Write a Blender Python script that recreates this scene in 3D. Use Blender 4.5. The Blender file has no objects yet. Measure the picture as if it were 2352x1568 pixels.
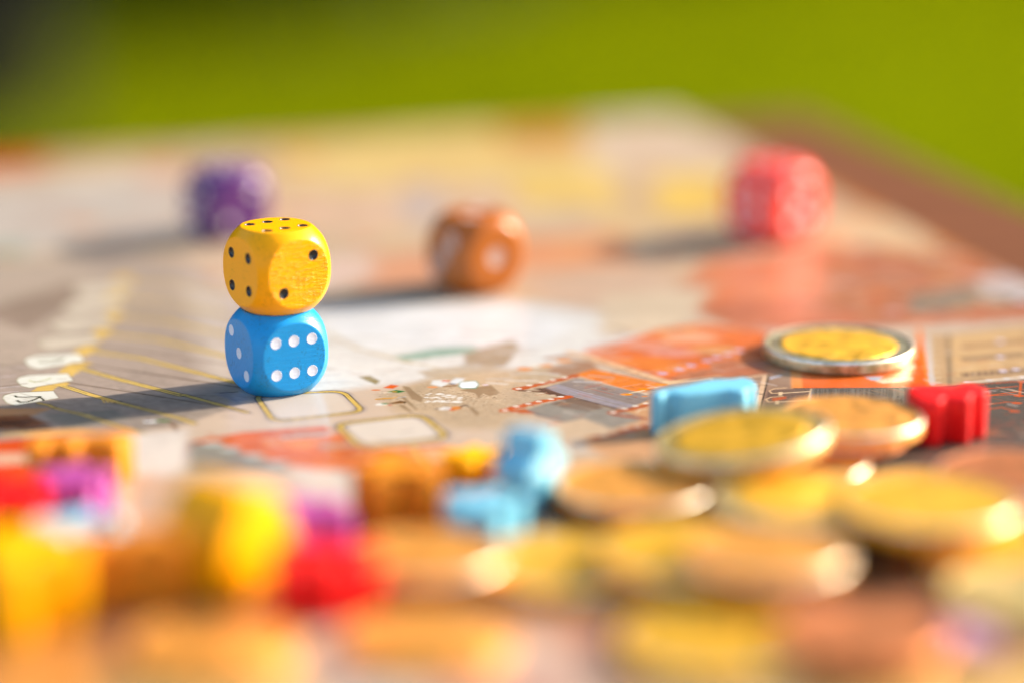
import bpy, bmesh, math, random
import numpy as np
from mathutils import Vector, Matrix

R = math.radians
MM = 0.001
scene = bpy.context.scene
COL = scene.collection
random.seed(7)
rng = np.random.default_rng(11)

# ------------------------------------------------------------------ camera
CAM = np.array([38.5, -448.7, 128.0])          # mm, board surface is z = 0, dice stand at the origin
PITCH = R(15.0)
FPX = 2352 * 100.0 / 36.0
cam_d = bpy.data.cameras.new('camera')
cam = bpy.data.objects.new('camera', cam_d)
COL.objects.link(cam)
cam.location = Vector(CAM) * MM
cam.rotation_euler = (R(90) - PITCH, 0, 0)
cam_d.lens = 100.0
cam_d.sensor_width = 36.0
cam_d.clip_start = 0.02
cam_d.clip_end = 400.0
cam_d.dof.use_dof = True
cam_d.dof.focus_distance = 0.463
cam_d.dof.aperture_fstop = 3.35
cam_d.dof.aperture_blades = 0
scene.camera = cam

# ------------------------------------------------------------------ light
SUN_AZ, SUN_EL = 24.0, 25.0                      # azimuth from +X towards +Y
sd = Vector((math.cos(R(SUN_EL)) * math.cos(R(SUN_AZ)), math.cos(R(SUN_EL)) * math.sin(R(SUN_AZ)), math.sin(R(SUN_EL))))
w = bpy.data.worlds.new('World')
scene.world = w
w.use_nodes = True
nt = w.node_tree
bg = nt.nodes['Background']
sky = nt.nodes.new('ShaderNodeTexSky')
sky.sky_type = 'NISHITA'
sky.sun_disc = False
sky.sun_elevation = R(SUN_EL)
sky.sun_rotation = R(90 - SUN_AZ)
sky.dust_density = 2.5
sky.ozone_density = 0.8
nt.links.new(sky.outputs[0], bg.inputs[0])
bg.inputs[1].default_value = 0.15
sl = bpy.data.lights.new('sun', 'SUN')
sl.energy = 4.1
sl.angle = R(0.5)
sl.color = (1.0, 0.9, 0.76)
so = bpy.data.objects.new('sun', sl)
so.rotation_euler = sd.to_track_quat('Z', 'Y').to_euler()
so.location = sd * 3
COL.objects.link(so)

scene.view_settings.view_transform = 'Standard'
scene.view_settings.look = 'None'
scene.view_settings.gamma = 1.0
scene.view_settings.exposure = 1.23
scene.cycles.use_denoising = True
scene.cycles.sample_clamp_indirect = 6.0
scene.cycles.sample_clamp_direct = 0.0
scene.cycles.max_bounces = 8
scene.render.engine = 'CYCLES'

# ------------------------------------------------------------------ helpers
def ray(px, py):
    dx = (px - 1176) / FPX
    dy = (py - 784) / FPX
    c, s = math.cos(PITCH), math.sin(PITCH)
    return np.array([dx, c - dy * s, -s - dy * c])

def at(px, py, z=0.0):
    """point (mm) of the plane at height z seen at photograph position px, py (2352 wide)"""
    d = ray(px, py)
    t = (z - CAM[2]) / d[2]
    p = CAM + d * t
    return p

def s2l(c):
    c = np.asarray(c, float) / 255.0
    return np.where(c <= 0.04045, c / 12.92, ((c + 0.055) / 1.055) ** 2.4)

def tag(o, label=None, cat=None, group=None, kind=None):
    if label: o['label'] = label
    if cat: o['category'] = cat
    if group: o['group'] = group
    if kind: o['kind'] = kind
    return o

def link(name, mesh, mat=None, parent=None, smooth=True):
    o = bpy.data.objects.new(name, mesh)
    COL.objects.link(o)
    if mat is not None:
        mesh.materials.append(mat)
    if parent is not None:
        o.parent = parent
    if smooth:
        mesh.polygons.foreach_set('use_smooth', [True] * len(mesh.polygons))
    return o

def empty(name, loc, rot=(0, 0, 0)):
    o = bpy.data.objects.new(name, None)
    o.empty_display_size = 0.005
    COL.objects.link(o)
    o.location = loc
    o.rotation_euler = rot
    return o

def new_mat(name):
    m = bpy.data.materials.new(name)
    m.use_nodes = True
    return m, m.node_tree, m.node_tree.nodes['Principled BSDF']

def N(t, kind, **kw):
    n = t.nodes.new(kind)
    for k, v in kw.items():
        setattr(n, k, v)
    return n

def mathn(t, op, a, b=None, c=None):
    n = N(t, 'ShaderNodeMath', operation=op)
    for i, v in enumerate((a, b, c)):
        if v is None: continue
        if isinstance(v, (int, float)): n.inputs[i].default_value = v
        else: t.links.new(v, n.inputs[i])
    return n.outputs[0]

def mmcoord(t, scale=(1, 1, 1)):
    tc = N(t, 'ShaderNodeTexCoord')
    mp = N(t, 'ShaderNodeMapping')
    mp.inputs['Scale'].default_value = tuple(1000 * s for s in scale)
    t.links.new(tc.outputs['Object'], mp.inputs['Vector'])
    return mp.outputs[0], tc

def noise(t, vec, scale, detail=3.0, rough=0.5):
    n = N(t, 'ShaderNodeTexNoise')
    n.inputs['Scale'].default_value = scale
    n.inputs['Detail'].default_value = detail
    n.inputs['Roughness'].default_value = rough
    t.links.new(vec, n.inputs['Vector'])
    return n.outputs['Fac']

def bump(t, bsdf, h, strength, dist):
    b = N(t, 'ShaderNodeBump')
    b.inputs['Strength'].default_value = strength
    b.inputs['Distance'].default_value = dist
    t.links.new(h, b.inputs['Height'])
    t.links.new(b.outputs[0], bsdf.inputs['Normal'])
    return b

def painted_wood(name, col, rough=0.42, crackle=False, grain=1.0, var=0.12, spec=0.18):
    m, t, b = new_mat(name)
    b.inputs['Roughness'].default_value = rough
    b.inputs['Specular IOR Level'].default_value = spec
    v, tc = mmcoord(t)
    vg, _ = mmcoord(t, (0.25, 2.2, 2.2))
    n1 = noise(t, v, 0.35, 3)
    n2 = noise(t, vg, 1.0, 4, 0.6)
    mix = N(t, 'ShaderNodeMix', data_type='RGBA')
    mix.inputs['A'].default_value = (*[c * (1 - var) for c in col], 1)
    mix.inputs['B'].default_value = (*[min(1, c * (1 + var * 0.6)) for c in col], 1)
    f = mathn(t, 'ADD', mathn(t, 'MULTIPLY', n1, 0.7), mathn(t, 'MULTIPLY', n2, 0.35))
    t.links.new(f, mix.inputs['Factor'])
    # small chips and rubbed specks in the paint
    sp = N(t, 'ShaderNodeMapRange'); sp.inputs['From Min'].default_value = 0.70; sp.inputs['From Max'].default_value = 0.76
    t.links.new(mathn(t, 'MULTIPLY', noise(t, v, 3.2, 2, 0.5), mathn(t, 'ADD', 0.62, mathn(t, 'MULTIPLY', noise(t, v, 0.3, 2), 0.95))), sp.inputs['Value'])
    mix2 = N(t, 'ShaderNodeMix', data_type='RGBA')
    t.links.new(mathn(t, 'MULTIPLY', sp.outputs[0], 0.55), mix2.inputs['Factor'])
    t.links.new(mix.outputs['Result'], mix2.inputs['A'])
    mix2.inputs['B'].default_value = (col[0] * 0.45 + 0.02, col[1] * 0.5, col[2] * 0.4, 1)
    t.links.new(mix2.outputs['Result'], b.inputs['Base Color'])
    fine = noise(t, v, 4.0, 4, 0.65)
    h = mathn(t, 'ADD', mathn(t, 'MULTIPLY', n2, 0.3 * grain), mathn(t, 'MULTIPLY', fine, 0.22))
    if crackle:
        # brushed crackle on one face: short ridges along and across the grain
        va, _ = mmcoord(t, (0.22, 1.0, 2.0))
        vb, _ = mmcoord(t, (1.5, 1.0, 0.25))
        a = noise(t, va, 1.0, 2, 0.5)
        c = noise(t, vb, 1.0, 2, 0.4)
        ra = mathn(t, 'ABSOLUTE', mathn(t, 'SUBTRACT', a, 0.5))
        rc = mathn(t, 'ABSOLUTE', mathn(t, 'SUBTRACT', c, 0.5))
        ra = mathn(t, 'SUBTRACT', 1.0, mathn(t, 'MINIMUM', mathn(t, 'MULTIPLY', ra, 16.0), 1.0))
        rc = mathn(t, 'SUBTRACT', 1.0, mathn(t, 'MINIMUM', mathn(t, 'MULTIPLY', rc, 18.0), 1.0))
        cr = mathn(t, 'ADD', mathn(t, 'MULTIPLY', ra, 0.8), mathn(t, 'MULTIPLY', rc, 0.25))
        cr = mathn(t, 'MULTIPLY', cr, mathn(t, 'MULTIPLY', mathn(t, 'MAXIMUM', mathn(t, 'SUBTRACT', noise(t, v, 0.25, 2), 0.24), 0.16), 3.4))
        g = N(t, 'ShaderNodeNewGeometry')
        vt = N(t, 'ShaderNodeVectorTransform', vector_type='NORMAL', convert_from='WORLD', convert_to='OBJECT')
        t.links.new(g.outputs['True Normal'], vt.inputs[0])
        sx = N(t, 'ShaderNodeSeparateXYZ')
        t.links.new(vt.outputs[0], sx.inputs[0])
        fm = N(t, 'ShaderNodeMapRange')
        fm.inputs['From Min'].default_value = 0.90
        fm.inputs['From Max'].default_value = 0.985
        ny = mathn(t, 'MULTIPLY', sx.outputs[1], -1.0)
        t.links.new(ny, fm.inputs['Value'])
        mask = mathn(t, 'ADD', fm.outputs[0], 0.06)
        h = mathn(t, 'ADD', h, mathn(t, 'MULTIPLY', mathn(t, 'MULTIPLY', cr, mask), 1.1))
    bump(t, b, h, 0.9, 0.00011)
    return m

# ------------------------------------------------------------------ board painting
K = 1.66                                          # printed colour = photographed colour / K
BA = R(18.2)
E1 = np.array([math.cos(BA), math.sin(BA)])
E2 = np.array([-math.sin(BA), math.cos(BA)])
TABLE_CORNER = np.array([112.5, 259.0])
BOARD_CORNER = TABLE_CORNER - 36.0 * E1 - 1.5 * E2    # far right corner of the board
BS = 480.0
RES = 7.0
NP = int(BS * RES)
IMG = np.zeros((NP, NP, 3), np.float32)           # row 0 = near edge, column 0 = left edge

def b2i(P):
    """board mm (world xy) -> image pixel coords"""
    P = np.atleast_2d(np.asarray(P, float))[:, :2] - BOARD_CORNER
    u = P @ E1 + BS
    v = P @ E2 + BS
    return np.stack([u * RES, v * RES], 1)

def pts(seq):
    return b2i(np.array([at(x, y)[:2] for x, y in seq]))

def vnoise(shape, cell, octaves=3, seed=0):
    r = np.random.default_rng(seed)
    out = np.zeros(shape, np.float32)
    amp, tot = 1.0, 0.0
    for o in range(octaves):
        cx = cell[0] / (2 ** o); cy = cell[1] / (2 ** o)
        gy = int(shape[0] / cy) + 3; gx = int(shape[1] / cx) + 3
        g = r.random((gy, gx)).astype(np.float32)
        ys = np.arange(shape[0], dtype=np.float32) / cy; xs = np.arange(shape[1], dtype=np.float32) / cx
        yi = ys.astype(int); xi = xs.astype(int)
        fy = ys - yi; fx = xs - xi
        fy = fy * fy * (3 - 2 * fy); fx = fx * fx * (3 - 2 * fx)
        a = g[yi][:, xi] * (1 - fx) + g[yi][:, xi + 1] * fx
        b = g[yi + 1][:, xi] * (1 - fx) + g[yi + 1][:, xi + 1] * fx
        out += amp * (a * (1 - fy[:, None]) + b * fy[:, None])
        tot += amp; amp *= 0.55
    return out / tot

WOB = vnoise((NP, NP), (60, 60), 3, 5)
STREAK = vnoise((NP, NP), (14, 110), 3, 8)
FINE = vnoise((NP, NP), (7, 7), 2, 9)

def blend(x0, x1, y0, y1, a, col):
    IMG[y0:y1, x0:x1] = IMG[y0:y1, x0:x1] * (1 - a[..., None]) + col * a[..., None]

def box(P, pad):
    x0 = max(0, int(P[:, 0].min() - pad)); x1 = min(NP, int(P[:, 0].max() + pad) + 1)
    y0 = max(0, int(P[:, 1].min() - pad)); y1 = min(NP, int(P[:, 1].max() + pad) + 1)
    return x0, x1, y0, y1

def segdist(X, Y, a, b):
    d = b - a
    L = max(1e-9, float(d @ d))
    t = np.clip(((X - a[0]) * d[0] + (Y - a[1]) * d[1]) / L, 0, 1)
    return np.hypot(X - a[0] - t * d[0], Y - a[1] - t * d[1])

def poly(seq, col, soft=0.15, alpha=1.0, rough=0.0, mottle=0.10, raw=False):
    P = seq if raw else pts(seq)
    s = max(0.6, soft * RES)
    x0, x1, y0, y1 = box(P, s + 2)
    if x1 <= x0 or y1 <= y0: return
    X, Y = np.meshgrid(np.arange(x0, x1, dtype=np.float32), np.arange(y0, y1, dtype=np.float32))
    d = np.full(X.shape, 1e9, np.float32)
    ins = np.zeros(X.shape, bool)
    n = len(P)
    for i in range(n):
        a, b = P[i], P[(i + 1) % n]
        d = np.minimum(d, segdist(X, Y, a, b))
        if a[1] != b[1]:
            c = ((a[1] > Y) != (b[1] > Y)) & (X < (b[0] - a[0]) * (Y - a[1]) / (b[1] - a[1]) + a[0])
            ins ^= c
    sd_ = np.where(ins, d, -d)
    if rough: sd_ = sd_ + (WOB[y0:y1, x0:x1] - 0.5) * rough * RES * 2
    a = np.clip(sd_ / s + 0.5, 0, 1) * alpha
    c = s2l(col)[None, None, :] * (1 + mottle * 2 * (WOB[y0:y1, x0:x1, None] - 0.5) + mottle * 1.2 * (FINE[y0:y1, x0:x1, None] - 0.5))
    blend(x0, x1, y0, y1, a.astype(np.float32), c.astype(np.float32))

def line(seq, w_, col, soft=0.08, alpha=1.0, raw=False, rough=0.0):
    P = seq if raw else pts(seq)
    hw = w_ * RES / 2
    s = max(0.7, soft * RES)
    for i in range(len(P) - 1):
        S = P[i:i + 2]
        x0, x1, y0, y1 = box(S, hw + s + 2)
        if x1 <= x0 or y1 <= y0: continue
        X, Y = np.meshgrid(np.arange(x0, x1, dtype=np.float32), np.arange(y0, y1, dtype=np.float32))
        d = segdist(X, Y, S[0], S[1])
        if rough: d = d + (FINE[y0:y1, x0:x1] - 0.5) * rough * RES * 2
        a = np.clip((hw - d) / s + 0.5, 0, 1) * alpha
        c = s2l(col)[None, None, :] * (1 + 0.25 * (FINE[y0:y1, x0:x1, None] - 0.5))
        blend(x0, x1, y0, y1, a.astype(np.float32), c.astype(np.float32))

def dot(x, y, r, col, soft=0.1, stretch=1.0, alpha=1.0):
    c = pts([(x, y)])[0]
    x0, x1, y0, y1 = box(np.array([c]), (r * max(1, stretch) + soft) * RES + 2)
    if x1 <= x0 or y1 <= y0: return
    X, Y = np.meshgrid(np.arange(x0, x1, dtype=np.float32), np.arange(y0, y1, dtype=np.float32))
    U = (X - c[0]); V = (Y - c[1])
    # stretch runs across the picture
    ux = U * E1[0] - V * E1[1]; uy = U * E1[1] + V * E1[0]
    d = np.hypot(ux / stretch, uy)
    a = np.clip((r * RES - d) / max(0.7, soft * RES) + 0.5, 0, 1) * alpha
    blend(x0, x1, y0, y1, a.astype(np.float32), s2l(col).astype(np.float32)[None, None, :])

def rrect(c4, rad, w_, gold=(238, 205, 120)):
    """rounded quadrilateral outline: gold band between two dark hair lines"""
    P = pts(c4)
    out = []
    n = len(P)
    for i in range(n):
        a, b, c = P[i - 1], P[i], P[(i + 1) % n]
        da = (a - b) / np.linalg.norm(a - b); dc = (c - b) / np.linalg.norm(c - b)
        p0 = b + da * rad * RES; p1 = b + dc * rad * RES
        for k in range(7):
            t = k / 6
            out.append((1 - t) ** 2 * p0 + 2 * t * (1 - t) * b + t * t * p1)
    out.append(out[0])
    out = np.array(out)
    poly(out[:-1], (240, 231, 219), soft=0.6, alpha=0.4, raw=True, mottle=0.05)
    line(out, w_ + 1.3, (170, 155, 150), soft=1.0, alpha=0.32, raw=True)
    line(out, w_ + 0.42, (62, 50, 66), raw=True, alpha=0.95)
    line(out, w_, gold, raw=True)
    line(out, w_ * 0.12, (150, 120, 60), raw=True, alpha=0.7)

def paint_board():
    base = s2l((222, 200, 178)).astype(np.float32)
    IMG[:] = base * (1 + 0.10 * (WOB[..., None] - 0.5))
    # broad generic quarters beyond what the photograph shows
    r = np.random.default_rng(3)
    pal = [(225, 170, 120), (236, 214, 184), (214, 150, 110), (190, 175, 160), (238, 205, 145), (205, 190, 170), (222, 160, 96), (233, 226, 214)]
    for k in range(150):
        cx, cy = r.random(2) * NP
        a = r.random() * 0.5
        ww, hh = (8 + 26 * r.random(2)) * RES
        q = np.array([[-ww, -hh], [ww, -hh], [ww, hh], [-ww, hh]]) * 0.5
        q = q @ np.array([[math.cos(a), -math.sin(a)], [math.sin(a), math.cos(a)]]) + (cx, cy)
        poly(q, pal[k % len(pal)], soft=1.2, alpha=0.8, rough=1.0, raw=True)
    # ---------------- far side
    poly([(-60, 300), (700, 270), (1500, 215), (2000, 190), (2500, 620), (2500, 700), (-60, 700)], (222, 196, 166), soft=4, alpha=0.9)
    poly([(-80, 330), (115, 325), (110, 392), (-80, 400)], (224, 130, 62), soft=3)
    poly([(120, 325), (350, 312), (340, 360), (110, 385)], (220, 185, 135), soft=3)
    poly([(340, 312), (560, 296), (560, 330), (340, 350)], (196, 150, 110), soft=3)
    poly([(150, 400), (300, 370), (330, 440), (120, 470)], (238, 218, 192), soft=4)
    poly([(330, 380), (420, 370), (420, 450), (330, 470)], (240, 186, 150), soft=4)
    poly([(650, 330), (1000, 285), (1380, 290), (1400, 400), (900, 440), (640, 420)], (244, 214, 148), soft=5)
    poly([(520, 300), (900, 270), (900, 310), (560, 350)], (222, 176, 124), soft=4)
    poly([(1120, 232), (1330, 224), (1340, 330), (1150, 340)], (222, 158, 88), soft=4)
    poly([(1370, 238), (1660, 225), (1740, 330), (1680, 380), (1340, 390)], (240, 216, 190), soft=4)
    poly([(600, 440), (1100, 420), (1300, 470), (900, 540), (560, 520)], (234, 202, 174), soft=5)
    poly([(1180, 400), (1420, 395), (1420, 470), (1180, 480)], (246, 212, 134), soft=4)
    poly([(1500, 405), (1660, 395), (1660, 495), (1500, 500)], (250, 214, 124), soft=3.5)
    poly([(1380, 470), (1520, 465), (1500, 530), (1360, 530)], (232, 202, 156), soft=3)
    poly([(1180, 548), (1440, 535), (1440, 610), (1180, 625)], (236, 174, 134), soft=4)
    poly([(930, 420), (1000, 415), (1010, 500), (930, 520)], (214, 200, 190), soft=3)
    poly([(1900, 330), (2060, 380), (2420, 640), (2380, 690), (2100, 540), (1880, 430)], (236, 152, 74), soft=3)
    poly([(1900, 500), (2080, 490), (2150, 560), (1950, 600), (1880, 560)], (238, 208, 168), soft=3)
    poly([(1880, 575), (2020, 560), (2000, 610), (1880, 610)], (160, 150, 150), soft=3, alpha=0.8)
    poly([(2100, 590), (2210, 590), (2210, 640), (2100, 640)], (206, 176, 190), soft=2.5)
    poly([(-60, 430), (420, 400), (460, 560), (200, 560), (-60, 600)], (218, 208, 198), soft=6, alpha=0.85)
    poly([(-60, 560), (60, 555), (60, 640), (-60, 640)], (190, 196, 180), soft=4)
    poly([(820, 590), (1020, 570), (1010, 650), (820, 668)], (232, 176, 142), soft=3)
    poly([(700, 600), (840, 580), (860, 640), (700, 680)], (232, 206, 190), soft=4)
    poly([(1180, 640), (1640, 600), (1700, 690), (1300, 720)], (220, 192, 168), soft=4)
    # red brown quarter on the right
    poly([(1540, 690), (1620, 600), (1900, 560), (2420, 620), (2420, 730), (2120, 745), (1700, 760)], (212, 140, 108), soft=3, mottle=0.25)
    poly([(1610, 600), (1880, 570), (1900, 680), (1620, 700)], (240, 160, 118), soft=4.5, alpha=0.55)  # red die's reflection painted into the print
    poly([(2090, 672), (2420, 635), (2420, 690), (2090, 722)], (164, 146, 128), soft=1.6)
    poly([(2240, 640), (2420, 610), (2420, 665), (2260, 690)], (222, 212, 208), soft=1.6, alpha=0.85)
    dot(2048, 716, 1.6, (240, 205, 195), soft=1.0)
    dot(2350, 688, 1.6, (240, 225, 230), soft=1.0)
    rq = np.random.default_rng(77)
    pal2 = [(196, 120, 66), (236, 150, 84), (150, 118, 98), (250, 236, 214), (248, 206, 128), (178, 150, 130), (226, 122, 70), (206, 186, 176)]
    for k in range(520):
        if rq.random() < 0.8:
            x = rq.uniform(-80, 2420); y = 225 + 460 * rq.random() ** 0.8
            if 600 < x < 1400 and y > 640: continue
        else:
            x = rq.uniform(-80, 2420); y = rq.uniform(1330, 1640)
        wv = rq.uniform(8, 60); hv = wv * rq.uniform(0.06, 0.22)
        c = pal2[rq.integers(0, len(pal2))]
        if rq.random() < 0.5: line([(x - wv, y + hv * .4), (x + wv, y - hv * .4)], rq.uniform(0.5, 2.2), c, soft=0.4, alpha=0.55)
        else: poly([(x - wv, y), (x - wv * .3, y - hv), (x + wv, y - hv * .6), (x + wv * .5, y + hv)], c, soft=0.5, alpha=0.5, rough=0.6)
    # ---------------- pale square
    poly([(700, 700), (1180, 690), (1400, 720), (1560, 760), (1260, 838), (1000, 872), (740, 900), (560, 905), (640, 760)], (236, 231, 224), soft=4)
    poly([(730, 730), (1160, 700), (1330, 740), (1240, 800), (800, 800)], (242, 240, 238), soft=4)
    poly([(1380, 680), (1640, 660), (1560, 760), (1380, 770)], (228, 208, 182), soft=3)
    line([(760, 770), (820, 800), (930, 830), (1010, 846)], 1.2, (214, 196, 160), soft=1.0, alpha=0.7)
    poly([(905, 818), (990, 800), (1090, 794), (1100, 806), (1010, 820), (930, 826)], (168, 192, 174), soft=1.2)
    poly([(1060, 812), (1180, 780), (1195, 800), (1160, 840), (1080, 848)], (182, 164, 140), soft=1.2, rough=1.0)
    poly([(960, 852), (1090, 838), (1180, 845), (1080, 862), (980, 866)], (206, 190, 168), soft=1.5, rough=1)
    # speckled tan ground in the focal band
    poly([(860, 905), (1000, 862), (1260, 842), (1330, 885), (1240, 930), (1180, 985), (1040, 985), (900, 940)], (208, 184, 152), soft=2.5, alpha=0.85, rough=1.2, mottle=0.2)
    rr = np.random.default_rng(21)
    for k in range(900):
        x = rr.normal(1080, 110); y = rr.normal(918, 22)
        if 870 < x < 1330 and 860 < y < 975:
            dot(x, y, 0.07 + 0.08 * rr.random(), (120, 92, 66) if rr.random() < .6 else (240, 226, 200), soft=0.1, alpha=0.75)
    # ---------------- left: dock quarter with lines and plates
    poly([(-80, 640), (200, 575), (420, 600), (560, 690), (560, 880), (500, 925), (330, 985), (-80, 1012)], (194, 176, 162), soft=2, mottle=0.14)
    poly([(-80, 600), (160, 590), (260, 640), (140, 800), (-80, 880)], (204, 186, 168), soft=3, alpha=0.8)
    poly([(-60, 720), (160, 650), (200, 680), (60, 760)], (160, 138, 122), soft=2, alpha=0.7)
    poly([(420, 640), (560, 680), (545, 890), (470, 870)], (226, 212, 198), soft=5, alpha=0.8)
    poly([(-80, 930), (130, 925), (250, 905), (520, 905), (560, 925), (430, 972), (250, 1000), (-80, 1015)], (172, 158, 146), soft=1.2, alpha=0.8, mottle=0.25)
    poly([(-60, 938), (120, 936), (80, 952), (-60, 970)], (206, 160, 120), soft=0.6)
    poly([(-60, 958), (60, 952), (118, 975), (40, 985), (-60, 985)], (150, 100, 72), soft=0.8)
    for q, c in ((((0, 968), (80, 965), (60, 972), (-20, 976)), (52, 50, 60)), (((40, 984), (110, 980), (130, 986), (50, 990)), (40, 44, 62)),
                 (((100, 952), (260, 940), (300, 960), (150, 985)), (150, 146, 136))):
        poly(q, c, soft=0.8, alpha=0.8)
    poly([(10, 990), (180, 982), (230, 988), (60, 1002), (-10, 1000)], (226, 188, 140), soft=0.6)
    poly([(-60, 1016), (60, 1006), (150, 1000), (110, 1030), (80, 1110), (-60, 1130)], (232, 104, 60), soft=0.6)
    poly([(-60, 1042), (75, 1040), (65, 1062), (-60, 1070)], (236, 200, 170), soft=1)
    # gold lines
    def gold(seq, w_, fan=0):
        line(seq, w_ + 0.5, (90, 76, 70), alpha=0.8)
        line(seq, w_, (246, 214, 132), rough=0.1)
        line(seq, w_ * 0.16, (110, 90, 60), alpha=0.8)
    gold([(88, 925), (110, 929), (127, 937)], 0.55)
    gold([(127, 937), (184, 950), (221, 962), (293, 984), (340, 997)], 0.6)
    for o in (0, 3, 6):
        line([(180 + o, 949 + o * .3), (205, 953 + o * .5), (225 + o, 962)], 0.22, (236, 206, 130))
    gold([(133, 882), (205, 905), (269, 923)], 1.1)
    gold([(269, 923), (414, 960), (446, 972)], 0.75)
    for o in range(4):
        line([(200 + 6 * o, 903 + 2 * o), (232 + 8 * o, 914 + 1.5 * o), (240 + 9 * o, 924)], 0.3, (250, 204, 120))
    gold([(176, 843), (270, 870), (416, 907)], 1.2)
    gold([(421, 906), (538, 938), (566, 946)], 0.85)
    gold([(205, 806), (322, 823), (459, 857), (540, 878)], 1.2)
    gold([(235, 768), (360, 780), (470, 806), (560, 830)], 1.2)
    gold([(262, 728), (380, 738), (520, 770)], 1.3)
    gold([(275, 690), (400, 700), (520, 722)], 1.4)
    gold([(285, 655), (400, 655), (520, 680)], 1.4)
    for seq in ([(98, 897), (112, 886), (136, 880)], [(150, 860), (170, 842), (186, 836)], [(180, 815), (205, 798)], [(215, 778), (238, 760)], [(242, 740), (262, 722)], [(255, 700), (285, 640)]):
        line(seq, 3.2, (240, 204, 124), soft=0.5, rough=0.6)
    for y, x1 in ((902, 40), (866, 34), (846, 60), (890, 45)):
        line([(-40, y + 3), (x1, y - 4)], 0.35, (212, 200, 196))
    # plates
    def plate(x, y, s, ink=(250, 246, 232)):
        def T(a, b): return (x + a * s, y + b * s)
        P = [T(4, 13), T(8, 6), T(28, 0), T(118, -4), T(130, 13), T(34, 30), T(14, 25)]
        poly(P, (150, 138, 120), soft=0.5, alpha=0.7)
        P2 = [T(5, 13), T(9, 7), T(28, 1.5), T(117, -2.5), T(128, 12.5), T(34, 28.5), T(15, 24)]
        poly(P2, ink, soft=0.1, mottle=0.03)
        line([P2[4], P2[5], P2[6], P2[0], P2[1], P2[2]], 0.14, (196, 192, 150), alpha=0.8)
    plate(0, 900, 1.04)
    # hand drawn numeral on the nearest plate
    line([(34, 908), (37, 911), (60, 911), (92, 909.5)], 0.42, (58, 66, 30))
    line([(39, 919), (45, 923), (62, 922), (78, 917), (90, 911)], 0.5, (52, 58, 26))
    poly([(88, 910), (94, 911), (103, 918), (98, 920)], (46, 50, 24), soft=0.12)
    plate(32, 860, 1.05)
    line([(66, 873), (80, 877), (104, 872), (116, 868)], 0.4, (200, 204, 150))
    plate(50, 815, 1.12)
    for (x, y) in ((120, 828), (150, 785), (180, 745)):
        line([(x - 34, y - 4), (x + 20, y - 5)], 0.5, (150, 146, 112)); line([(x - 30, y + 4), (x, y + 4), (x + 26, y - 4)], 0.6, (120, 120, 90))
    for y0 in (700, 740, 782, 826, 872):
        f = (y0 - 600) / 300.0
        line([(210 - 60 * f, y0 + 6), (330, y0 + 16 + 18 * f), (560, y0 + 42 + 30 * f)], 0.5, (120, 98, 84), soft=0.5, alpha=0.75)
        line([(-60, y0 + 22), (60, y0 + 8)], 0.4, (128, 106, 92), soft=0.4, alpha=0.7)
    plate(82, 772, 1.15, (228, 214, 194))
    plate(112, 732, 1.15, (228, 214, 194))
    plate(140, 692, 1.15, (228, 214, 194))
    plate(165, 655, 1.1, (228, 214, 194))
    # tiny mark and its shade at the end of the second line
    dot(345, 967, 0.55, (250, 250, 245), stretch=2.2)
    dot(338, 965, 0.25, (90, 60, 110), stretch=2)
    dot(374, 965, 0.5, (96, 140, 70), stretch=2.6)
    poly([(385, 966), (398, 968), (415, 990), (402, 990)], (160, 132, 110), soft=0.5)
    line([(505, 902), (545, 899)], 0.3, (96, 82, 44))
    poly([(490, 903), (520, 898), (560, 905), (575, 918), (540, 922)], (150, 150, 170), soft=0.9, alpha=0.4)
    # ---------------- slots with gold frames
    rrect([(586, 907), (628, 967), (834, 944), (786, 897)], 2.6, 0.75)
    rrect([(770, 973), (828, 1027), (1030, 1004), (966, 951)], 3.0, 0.85)
    # warm rust quarter in front
    poly([(430, 1014), (560, 992), (745, 979), (800, 1000), (860, 1030), (1010, 1020), (1130, 1040), (1180, 1120), (1120, 1240), (880, 1210), (700, 1080), (560, 1040)], (228, 128, 76), soft=0.9, mottle=0.16)
    line([(440, 1014), (560, 993), (745, 979)], 0.4, (206, 98, 60))
    poly([(640, 1000), (700, 992), (770, 988), (772, 998), (700, 1004), (650, 1008)], (216, 192, 174), soft=0.5)
    line([(655, 1000), (700, 999), (745, 992)], 0.9, (140, 110, 104), alpha=0.7)
    poly([(720, 1018), (830, 1012), (840, 1024), (740, 1032)], (200, 158, 134), soft=0.8)
    poly([(600, 1006), (740, 1014), (700, 1030), (600, 1022)], (250, 160, 92), soft=0.9, alpha=0.8)
    poly([(960, 1030), (1180, 1024), (1230, 1050), (1000, 1060)], (232, 200, 160), soft=1.2)
    rrect([(790, 973), (828, 1027), (1030, 1004), (966, 951)], 3.0, 0.0001) if False else None
    # re-lay second slot over the rust
    rrect([(770, 973), (828, 1027), (1030, 1004), (966, 951)], 3.0, 0.85)
    line([(945, 1024), (975, 1058), (1010, 1090)], 0.8, (238, 204, 130))
    # grey shed roof
    poly([(436, 1016), (500, 1016), (560, 1040), (700, 1078), (640, 1082), (400, 1084)], (160, 154, 142), soft=0.5)
    poly([(428, 1012), (448, 1014), (412, 1084), (390, 1086)], (150, 116, 104), soft=0.6)
    for i, (x, y) in enumerate([(488, 1018), (528, 1030), (582, 1046), (636, 1062), (690, 1078)]):
        dot(x, y, 1.0, (206, 214, 206), soft=0.5, stretch=1.5)
    poly([(400, 1084), (700, 1084), (830, 1120), (800, 1170), (560, 1140), (420, 1110)], (232, 210, 190), soft=1.2)
    poly([(260, 1000), (430, 985), (430, 1080), (380, 1100), (260, 1090)], (240, 228, 216), soft=2.5)
    poly([(300, 1090), (560, 1100), (520, 1200), (260, 1190)], (224, 190, 164), soft=3, alpha=0.8)
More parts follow.
